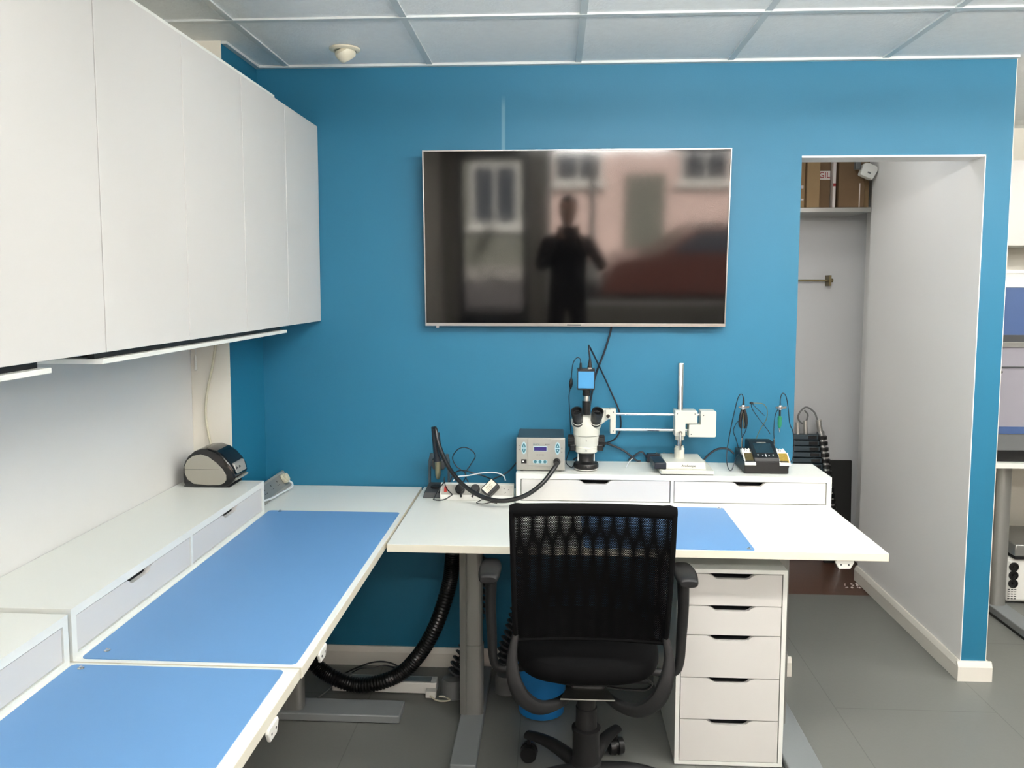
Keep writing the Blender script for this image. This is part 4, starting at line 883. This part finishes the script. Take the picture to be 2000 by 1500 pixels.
# ------------------------------------------------------------------ loose leads behind the power strip
def lead(name, label, pts, r, m, group=None):
    o = MB().tube(pts, r, seg=8).build(name, m, None); return tag(o, label, 'cable', group)
lead('looped_cable', 'thin black lead standing up in a big loop behind the power strip', [(-.405, -.12, .795), (-.36, -.10, .860), (-.400, -.10, .90), (-.415, -.10, .935), (-.395, -.10, .968), (-.365, -.10, .978), (-.335, -.10, .965), (-.322, -.10, .94), (-.345, -.10, .90), (-.362, -.105, .865), (-.33, -.12, .80)], .0022, navy)
lead('white_cable', 'white lead arching over the top of the power strip', [(-.405, -.16, .853), (-.39, -.13, .863), (-.35, -.13, .868), (-.29, -.13, .880), (-.24, -.13, .882), (-.205, -.135, .872), (-.195, -.14, .852)], .0026, white_cable)
lead('arched_cable', 'black lead arching low behind the plugs', [(-.43, -.12, .83), (-.405, -.10, .872), (-.37, -.10, .882), (-.33, -.10, .872), (-.28, -.10, .858), (-.25, -.12, .85)], .0028, navy)
lead('black_cable', 'black lead running up from the power strip behind the hot air station', [(-.30, -.115, .80), (-.25, -.10, .845), (-.19, -.09, .875), (-.15, -.05, .912)], .003, navy)
lead('plug_cable', 'black lead drooping from the left plug round the end of the power strip', [(-.40, -.232, .815), (-.43, -.250, .800), (-.47, -.243, .797), (-.472, -.215, .800), (-.45, -.205, .84), (-.435, -.19, .856)], .0024, rubber)
lead('adapter_lead', 'thin black lead hanging in a loop in front of the plug adapter', [(-.265, -.258, .812), (-.29, -.262, .800), (-.30, -.262, .792), (-.275, -.265, .790), (-.245, -.262, .795), (-.22, -.262, .792)], .0018, rubber)
lead('switch_lead', 'thin black lead lying over the switch end of the power strip', [(-.445, -.13, .86), (-.440, -.17, .853), (-.425, -.205, .832), (-.40, -.228, .815)], .0022, rubber)

# ------------------------------------------------------------------ left corner: label printer, corner strip, cables
lp = thing('label_printer', 'egg-shaped black and silver label printer on the far left riser', 'label printer', (-1.25, -.47, RZ))
O_ = [(-1.335, .909), (-1.339, .925), (-1.341, .95), (-1.340, .975), (-1.334, 1.0), (-1.320, 1.022), (-1.298, 1.040), (-1.272, 1.049), (-1.245, 1.050), (-1.215, 1.041), (-1.188, 1.022), (-1.166, .996), (-1.153, .972), (-1.150, .950), (-1.158, .930), (-1.172, .915), (-1.19, .909)]
P_ = [(-1.300, .922), (-1.322, .938), (-1.332, .960), (-1.332, .985), (-1.322, 1.008), (-1.300, 1.024), (-1.272, 1.030), (-1.245, 1.022), (-1.215, 1.000), (-1.192, .976), (-1.180, .955), (-1.180, .938), (-1.188, .926), (-1.205, .919), (-1.25, .918)]
m = MB(); R = []
cxz = (-1.25, .968)
for y, k in ((-.5325, .93), (-.530, .985), (-.52, 1.0), (-.42, 1.0), (-.41, .985), (-.4075, .93)): R.append([(cxz[0]+(x-cxz[0])*k, y, RZ+max(.0005, cxz[1]+(z-cxz[1])*k-RZ)) for x, z in O_])
m.rings(R); m.build('shell', mat('gloss_black', srgb(12, 13, 15), .12, noise=.05), lp, ang=62)
m = MB(); m.prism(P_, 'Y', -.5365, -.531); sp = m.build('side_panel', mat('pewter_plastic', srgb(158, 155, 144), .35, .3, noise=.02), lp, bevel=.0015)
MB().box(-1.331, -1.204, -.5369, -.5364, .9755, .9765).build('panel_seam', darkgrey, sp, smooth=False)
MB().hexa([(-1.165, -.515, .975), (-1.146, -.515, .955), (-1.146, -.425, .955), (-1.165, -.425, .975), (-1.170, -.515, .995), (-1.156, -.515, .992), (-1.156, -.425, .992), (-1.170, -.425, .995)]).build('control_panel', silverp, lp, bevel=.003)
for y in (-.505, -.48): MB().cyl((-1.156, y, .976), (-1.150, y, .973), .006, seg=14).build('button', darkgrey, lp)
MB().box(-1.152, -1.144, -.52, -.42, .935, .941).build('label_slot', silverp, lp, smooth=False)
MB().box(-1.34, -1.17, -.527, -.412, RZ, RZ+.006).build('base', blackp, lp, bevel=.002)

cs = thing('corner_power_strip', 'grey metal power strip standing along the corner of the far left desk', 'power strip', (-1.14, -.17, DZ))
MB().prism([(-1.119, DZ), (-1.122, DZ+.008), (-1.152, DZ+.062), (-1.160, DZ+.064), (-1.196, DZ)], 'Y', -.335, -.010).build('body', silverp, cs, bevel=.001)
sl2 = math.atan2(.054, .030); L2 = math.hypot(.054, .030)
def cT(v, w): return Matrix.Translation((-1.122-w*math.cos(sl2), v, DZ+.008+w*math.sin(sl2))) @ Matrix.Rotation(PI/2, 4, 'Z') @ Matrix.Rotation(sl2, 4, 'X')
m = MB(); m.T = cT(-.172, L2/2); m.box(-.155, .155, -.027, .027, 0, .0012); m.build('face_plate', steel_grey, cs, bevel=.0005)
for v in (-.13, -.20, -.27): uk_socket(cT(v, L2/2) @ Matrix.Translation((0, 0, .001)), cs, blackm)
t = thing('plug', 'cream rounded plug in the corner power strip with its white lead', 'plug', (-1.14, -.06, DZ+.035))
m = MB(); m.T = cT(-.062, L2/2+.004); m.prism([(.019*math.cos(a), .022*math.sin(a)) for a in [2*PI*k/24 for k in range(24)]], 'Z', .0014, .016).prism([(.014*math.cos(a), .017*math.sin(a)) for a in [2*PI*k/24 for k in range(24)]], 'Z', .016, .026); m.build('plug_body', cream_cable, t, bevel=.002)
MB().tube([(-1.112, -.062, DZ+.032), (-1.096, -.070, DZ+.022), (-1.088, -.11, DZ+.016), (-1.092, -.20, DZ+.020), (-1.10, -.30, DZ+.022), (-1.11, -.38, DZ+.03)], .0038, seg=10).build('lead', white_cable, t)
pc = MB().tube([(-1.275, -.353, 1.485), (-1.281, -.353, 1.43), (-1.297, -.353, 1.34), (-1.318, -.353, 1.25), (-1.327, -.353, 1.20), (-1.331, -.353, 1.14), (-1.322, -.353, 1.07), (-1.308, -.353, 1.0), (-1.303, -.353, .94), (-1.303, -.356, .913)], .0048, seg=10).build('wall_cable', cream_cable, None)
tag(pc, 'cream cable hanging down the pale side of the corner pillar', 'cable')
pd = thing('pull_cord', 'thin white cord with small weighted end hanging below the wall cabinets', 'cord', (-1.362, -.352, 1.30))
MB().cyl((-1.362, -.352, 1.465), (-1.362, -.352, 1.375), .001, seg=8).build('string', white_cable, pd)
MB().lathe((-1.364, -.352, 0), [(.0015, 1.375), (.0045, 1.365), (.0045, 1.325), (.006, 1.318), (.003, 1.314)], seg=12).build('end_weight', whitep, pd)

# ------------------------------------------------------------------ under the desks
def hose_path(): return [(-.386, -.30, .755), (-.388, -.30, .66), (-.393, -.30, .56), (-.409, -.30, .46), (-.461, -.295, .303), (-.533, -.29, .177), (-.625, -.285, .090), (-.769, -.285, .050), (-.892, -.29, .093), (-.963, -.29, .154), (-1.03, -.29, .25), (-1.09, -.29, .38)]
hz = MB().tube(hose_path(), lambda f: .0285+.0022*math.sin(f*2*PI*130), seg=18, step=60).build('extraction_hose', mat('ribbed_hose', srgb(13, 14, 14), .32, noise=.1), None)
tag(hz, 'fat ribbed black extraction hose drooping from under the main desk to the floor', 'hose')
up = thing('floor_power_strip', 'long pale grey power strip lying on the floor under the left desk', 'power strip', (-.68, -.22, 0))
MB().box(-.89, -.466, -.250, -.190, .003, .048).build('body', whitep, up, bevel=.004)
MB().box(-.86, -.49, -.240, -.200, .048, .0495).build('face', steel_grey, up, smooth=False)
MB().box(-.82, -.79, -.232, -.224, .0495, .052).build('switch', blackm, up, smooth=False)
MB().box(-.505, -.463, -.285, -.250, .003, .030).build('side_plug', whitep, up, bevel=.004)
lead('floor_cable', 'black lead arching up off the floor behind the ribbed hose', [(-.885, -.12, .006), (-.83, -.12, .035), (-.76, -.12, .063), (-.70, -.12, .068), (-.65, -.12, .052), (-.60, -.13, .02), (-.56, -.14, .006)], .0034, rubber)
lead('floor_lead', 'second black lead crossing the floor power strip', [(-.87, -.15, .006), (-.80, -.16, .055), (-.74, -.155, .058), (-.69, -.14, .062), (-.62, -.10, .012)], .003, rubber)
lead('white_lead', 'short tangle of white lead at the end of the floor power strip', [(-.485, -.288, .016), (-.46, -.30, .006), (-.43, -.305, .005), (-.405, -.30, .008), (-.425, -.285, .012), (-.45, -.29, .016)], .0035, cream_cable)
lead('grey_lead', 'grey lead lying on the floor beside the left desk foot', [(-.93, -.31, .008), (-.90, -.27, .02), (-.86, -.22, .052), (-.82, -.20, .0545)], .0035, midgrey)
def spine(x, y, pts, label):
    t = thing('cable_spine', label, 'cable spine', (x, y, 0), 'jointed cable spines under the main desk')
    MB().lathe((x, y, 0), [(.050, .001), (.053, .006), (.050, .012), (.047, .060), (.040, .072), (.024, .078), (.004, .079)]).build('base', midgrey, t)
    P = [Vector(p) for p in pts]; E = [P[0]*2-P[1]]+P+[P[-1]*2-P[-2]]; Q = []
    for i in range(1, len(E)-2):
        for k in range(12):
            t_ = k/12; a, b_, c, d = E[i-1:i+3]; Q.append(.5*((2*b_)+(c-a)*t_+(2*a-5*b_+4*c-d)*t_*t_+(3*b_-a-3*c+d)*t_**3))
    acc = 0; last = Q[0]; lnk = MB(); n = 0
    core = MB().tube(Q, .006, seg=8, raw=True)
    for i in range(1, len(Q)-1):
        acc += (Q[i]-last).length; last = Q[i]
        if acc > .021:
            acc = 0; d = (Q[i+1]-Q[i-1]).normalized(); d = (d+Vector((.35, 0, .0))).normalized()
            lnk.cyl(Q[i]-d*.003, Q[i]+d*.003, .030, .026, seg=18); n += 1
    core.build('core', blackp, t); q = lnk.build('vertebrae', darkgrey, t); q['kind'] = 'stuff'
spine(-.398, -.245, [(-.398, -.245, .075), (-.385, -.24, .12), (-.362, -.225, .17), (-.330, -.20, .23), (-.30, -.18, .33), (-.29, -.17, .5), (-.29, -.17, .74)], 'jointed grey cable spine on a round base, left of the main desk leg')
spine(-.185, -.20, [(-.185, -.20, .075), (-.195, -.20, .13), (-.19, -.20, .19), (-.165, -.195, .26), (-.14, -.19, .36), (-.12, -.18, .5), (-.12, -.18, .74)], 'jointed grey cable spine on a round base, behind the chair armrest')
wbx, wby = -.043, -.335
wb_ = thing('waste_bin', 'round bright blue bin on the floor behind the office chair', 'bin', (wbx, wby, 0))
MB().lathe((wbx, wby, 0), [(.082, 0), (.088, .004), (.102, .235), (.107, .238), (.107, .244), (.100, .244), (.084, .008), (.01, .007)], seg=40).build('tub', bin_blue, wb_)

# ------------------------------------------------------------------ the closet beyond the doorway
sh = thing('closet_shelf', 'grey painted shelf across the closet holding cardboard boxes', 'shelf', (1.4, 1.28, 2.04))
MB().box(.803, 1.697, 1.12, 1.447, 2.036, 2.062).build('board', steel_grey, sh, bevel=.002)
def cbox(x0, x1, y0, y1, z1, m_, label, tape=None):
    t = thing('cardboard_box', label, 'box', ((x0+x1)/2, (y0+y1)/2, 2.062), 'cardboard boxes on the closet shelf')
    MB().box(x0, x1, y0, y1, 2.0625, z1).build('carton', m_, t, bevel=.002)
    for z in (z1-.002,): MB().box((x0+x1)/2-.002, (x0+x1)/2+.002, y0, y1, z, z+.001).build('lid_seam', blackm, t, smooth=False)
    return t
t = cbox(1.16, 1.352, 1.15, 1.40, 2.36, card, 'tan cardboard box at the left edge of the doorway with white marks')
MB().box(1.325, 1.343, 1.1485, 1.15, 2.166, 2.182).box(1.320, 1.345, 1.1485, 1.15, 2.100, 2.112).build('label', tape_w, t, smooth=False)
t = cbox(1.356, 1.424, 1.13, 1.40, 2.36, card, 'narrow tan cardboard box, second from the left on the closet shelf')
t = cbox(1.428, 1.492, 1.17, 1.42, 2.36, card2, 'brown cardboard box with red lettering on white tape')
MB().box(1.428, 1.490, 1.1685, 1.17, 2.215, 2.262).build('tape', tape_w, t, smooth=False)
text('tape_lettering', 'GIL', .043, (1.459, 1.1682, 2.2385), red_ink, t, sx=.95)
t = cbox(1.496, 1.512, 1.14, 1.42, 2.36, tape_w, 'thin white-taped carton standing between two brown boxes')
MB().box(1.497, 1.511, 1.1385, 1.14, 2.176, 2.192).build('red_seal', red_ink, t, smooth=False)
t = cbox(1.524, 1.660, 1.13, 1.42, 2.36, card2, 'large dark brown cardboard box, widest on the closet shelf')
MB().box(1.632, 1.637, 1.1285, 1.13, 2.063, 2.19).build('tape_edge', tape_w, t, smooth=False)
t = cbox(1.668, 1.696, 1.16, 1.42, 2.36, card, 'sliver of a cardboard box at the right end of the closet shelf')
se = thing('motion_sensor', 'white angled alarm sensor on a bracket high in the closet', 'sensor', (1.66, 1.08, 2.24))
MB().box(1.585, 1.612, 1.06, 1.09, 2.255, 2.31).build('bracket', midgrey, se, bevel=.003)
m = MB(); m.T = Matrix.Translation((1.655, 1.075, 2.243)) @ Matrix.Rotation(math.radians(24), 4, 'Y')
m.rings([[(a, b_, z) for a, b_ in ((-w, -.022), (w*.8, -.026), (w, 0), (w*.8, .026), (-w, .022))] for w, z in ((.034, -.034), (.038, -.028), (.044, .02), (.034, .034), (.02, .038))])
m.build('housing', whitep, se, bevel=.003)
m = MB(); m.T = Matrix.Translation((1.655, 1.075, 2.243)) @ Matrix.Rotation(math.radians(24), 4, 'Y'); m.box(-.008, .008, -.0275, -.0225, -.012, -.006); m.build('mark', midgrey, se, smooth=False)
hr = thing('hanging_rail', 'short tarnished metal rail on a bracket on the closet back wall', 'rail', (1.4, 1.40, 1.67))
MB().cyl((1.10, 1.40, 1.672), (1.585, 1.40, 1.672), .006).build('rod', brass_r, hr)
MB().box(1.574, 1.586, 1.375, 1.449, 1.640, 1.702).cyl((1.58, 1.40, 1.672), (1.602, 1.40, 1.672), .011).build('bracket', brass_r, hr, bevel=.001)

ld = thing('telescopic_ladder', 'folded telescopic ladder with dark rungs and banded stiles leaning in the closet', 'ladder', (1.2, 1.0, 0))
def lx(z): return 1.672-z*.160
def ly(z): return 1.33+z*.03
for side in (0, 1):
    off = -.43*side; col = MB(); 
    sl_ = MB()
    for k in range(16):
        z = .243+k*.034; x = lx(z)+off; y = ly(z)
        sl_.lathe((x, y, z), [(.024, 0), (.031, .002), (.031, .020), (.024, .023)], seg=22)
    col.cyl((lx(0)+off, ly(0), .0), (lx(.80)+off, ly(.80), .80), .023, seg=22)
    col.build('stile_tube', chrome, ld); sl_.build('stile_collar', blackp, ld)
    MB().cyl((lx(.77)+off, ly(.77), .77), (lx(.87)+off, ly(.87), .865), .016).build('top_tube', alu, ld)
for k in range(16):
    z = .243+k*.034; y = ly(z)
    MB().box(lx(z)-.41, lx(z)-.025, y-.028, y+.02, z+.001, z+.029).build('rung', slate, ld, bevel=.004)
    MB().box(lx(z)-.085, lx(z)-.035, y-.031, y-.026, z+.006, z+.024).build('rung_lock', blackp, ld, bevel=.002)
for dx_, h in ((-.075, .91), (-.12, .90)): MB().cyl((lx(.84)+dx_, 1.355, .77), (lx(.84)+dx_-.004, 1.358, h-.05), .012).build('rear_tube', alu, ld)
MB().tube([(lx(.9)-.0, 1.36, 0.865), (lx(.9)-.02, 1.36, 0.910), (lx(.9)-.065, 1.36, 0.938), (lx(.9)-.10, 1.36, 0.910), (lx(.9)-.11, 1.36, 0.870), (lx(.9)-.075, 1.36, 0.840), (lx(.9)-.055, 1.36, 0.890), (lx(.9)-.075, 1.36, 0.920)], .005, seg=8).build('strap', midgrey, ld)
bb = MB().hexa([(1.610, 1.405, -.003), (1.762, 1.405, -.003), (1.762, 1.425, -.003), (1.610, 1.425, -.003), (1.612, 1.425, .612), (1.758, 1.425, .612), (1.758, 1.445, .612), (1.612, 1.445, .612)]).build('black_board', mat('black_board', srgb(26, 26, 24), .8, noise=.08, nscale=8, bump=.1), None, bevel=.002)
tag(bb, 'flat black board leaning upright beside the folded ladder', 'board')
db = thing('plaster_crumbs', 'few pale crumbs of plaster on the dark wooden closet floor', 'debris', (1.62, 1.05, 0))
m = MB()
for k in range(16): m.ball((1.58+random.random()*.10, 1.0+random.random()*.08, .001), .003+random.random()*.005, (1, 1, .5), 6, 4)
q = m.build('crumbs', tape_w, db); q['kind'] = 'stuff'

# ------------------------------------------------------------------ the bay at the right edge
rd = thing('side_workbench', 'white bench on grey lifting legs at the right edge, behind the pillar', 'desk', (2.7, .9, 0))
MB().box(2.02, 3.3, .60, 1.25, .762, .787).build('tabletop', lam, rd, bevel=.0015, smooth=False)
MB().prism([(2.236+.038*math.cos(a), .72+.028*math.sin(a)) for a in [2*PI*k/24 for k in range(24)]], 'Z', .04, .76).build('column', steel_grey, rd)
MB().box(2.19, 2.285, .10, .80, .006, .042).build('foot', foot_grey, rd, bevel=.004)
MB().box(2.186, 2.289, .096, .804, .0, .010).build('foot_pad', blackm, rd, smooth=False)
MB().prism([(3.10+.038*math.cos(a), .72+.028*math.sin(a)) for a in [2*PI*k/24 for k in range(24)]], 'Z', .04, .76).build('column', steel_grey, rd)
MB().box(3.05, 3.145, .10, .80, .0, .042).build('foot', foot_grey, rd, bevel=.004)
MB().cyl((2.25, .70, .755), (2.25, .70, .762), .05).build('top_collar', blackm, rd)
fe = thing('fume_enclosure', 'enclosed work cabinet with blue top panel and tinted window on the side bench', 'work enclosure', (2.6, .9, .787))
ex0, ex1, ey0, ey1 = 2.045, 3.1, .66, 1.2
MB().box(ex0, ex1, ey0-.02, ey1, .7875, .845).build('base', blackp, fe, bevel=.003)
MB().box(ex0, ex0+.012, ey0, ey1, .845, 1.62).box(ex1-.012, ex1, ey0, ey1, .845, 1.62).box(ex0, ex1, ey1-.012, ey1, .845, 1.62).box(ex0, ex1, ey0, ey1, 1.62, 1.632).build('shell', crate_p, fe, smooth=False)
MB().box(ex0, ex1, ey0-.006, ey0+.006, 1.405, 1.632).build('blue_panel', glass_blue, fe, smooth=False)
MB().box(ex0, ex1, ey0-.016, ey0+.004, 1.345, 1.372).build('front_rail', steel_grey, fe, bevel=.002)
MB().box(ex0, ex1, ey0-.010, ey0+.004, 1.372, 1.405).build('dark_rail', darkgrey, fe, smooth=False)
MB().hexa([(ex0, ey0-.02, .96), (ex1, ey0-.02, .96), (ex1, ey0-.012, .96), (ex0, ey0-.012, .96), (ex0, ey0-.006, 1.345), (ex1, ey0-.006, 1.345), (ex1, ey0+.002, 1.345), (ex0, ey0+.002, 1.345)]).build('tinted_window', smoke, fe, smooth=False)
MB().box(ex0, ex1, ey0-.0165, ey0-.006, 1.246, 1.252).build('window_joint', darkgrey, fe, smooth=False)
MB().box(ex0, ex1, ey0-.024, ey0-.006, .925, .96).build('lower_rail', glass_blue, fe, smooth=False)
MB().box(ex0, ex1, ey0-.02, ey0-.008, .845, .925).build('kick_panel', midgrey, fe, smooth=False)
MB().cyl((2.158, ey0-.008, 1.225), (2.158, ey0-.014, 1.225), .007, seg=14).build('latch', blackm, fe)
tb = thing('storage_tub', 'white plastic tub standing on top of the blue-fronted enclosure', 'tub', (2.4, .9, 1.632))
MB().rings([[(2.4+a*sx_, .90+b_*sy_, z) for sx_, sy_ in ((-1, -1), (1, -1), (1, 1), (-1, 1))] for a, b_, z in ((.31, .20, 1.633), (.325, .215, 1.70), (.335, .222, 1.70), (.335, .222, 1.718), (.31, .205, 1.718), (.30, .19, 1.65))]).build('tub_body', whitep, tb, bevel=.004, smooth=False)
wc = thing('wall_cupboard', 'white wall cupboard above the side bench at the right edge', 'wall cabinet', (2.9, 1.27, 1.86))
MB().box(2.30, 3.5, 1.118, 1.448, 1.858, 2.30).build('body', lam, wc, smooth=False)
for k in range(3): MB().box(2.30+.4*k+.0015, 2.70+.4*k-.0015, 1.10, 1.118, 1.855, 2.303).build('door', door_white, wc, bevel=.0012, smooth=False)
# below the bench
def crate(z0, z1, label):
    t = thing('storage_crate', label, 'crate', (2.40, 1.30, z0), 'pale plastic storage crates under the side bench')
    MB().rings([[(2.40+a*sx_, 1.30+b_*sy_, z) for sx_, sy_ in ((-1, -1), (1, -1), (1, 1), (-1, 1))] for a, b_, z in ((.09, .10, z0), (.095, .11, z1-.03), (.105, .12, z1-.03), (.105, .12, z1), (.09, .105, z1), (.08, .09, z0+.02))]).build('tub', crate_p, t, bevel=.004, smooth=False)
    MB().box(2.40-.108, 2.40+.108, 1.30-.125, 1.30+.125, z1-.016, z1+.004).build('lid', whitep, t, bevel=.003)
crate(.005, .24, 'pale plastic storage crate on the floor, lower of the two behind the bench leg')
crate(.246, .485, 'pale plastic storage crate, upper of the two behind the bench leg')
t = thing('pedal_bin', 'small white bin lined with a blue bag behind the pillar', 'bin', (2.17, .93, 0))
MB().lathe((2.17, .93, 0), [(.085, 0), (.09, .01), (.105, .20), (.11, .205), (.104, .21), (.09, .02), (.01, .015)], seg=32).build('tub', whitep, t)
MB().lathe((2.17, .93, 0), [(.098, .12), (.102, .205), (.113, .212), (.114, .19), (.108, .17)], seg=32).build('bag', bin_blue, t)
fx = thing('extractor_unit', 'white floor unit with round black vents under the side bench', 'fume extractor', (2.60, .95, 0))
MB().box(2.335, 2.85, .82, 1.13, .01, .245).build('case', whitep, fx, bevel=.02)
for k, z in enumerate((.20, .155, .112)):
    MB().lathe((2.345+.022, .82, z), [(.024, 0), (.024, -.004), (.019, -.005), (.018, -.001), (.006, -.001), (.005, -.005), (.001, -.005)], 'Y').build('round_vent', blackp, fx)
for k in range(5):
    for j in range(3): MB().box(2.343+.016*j, 2.353+.016*j, .8185, .8205, .030+.012*k, .034+.012*k).build('slot', blackm, fx, smooth=False)
gx = thing('grey_case', 'grey flat case lying on top of the white floor unit', 'case', (2.62, .95, .25))
MB().box(2.36, 2.88, .80, 1.13, .2455, .262).build('dark_base', blackm, gx, bevel=.002)
MB().box(2.355, 2.885, .795, 1.135, .262, .325).build('case_body', steel_grey, gx, bevel=.006)
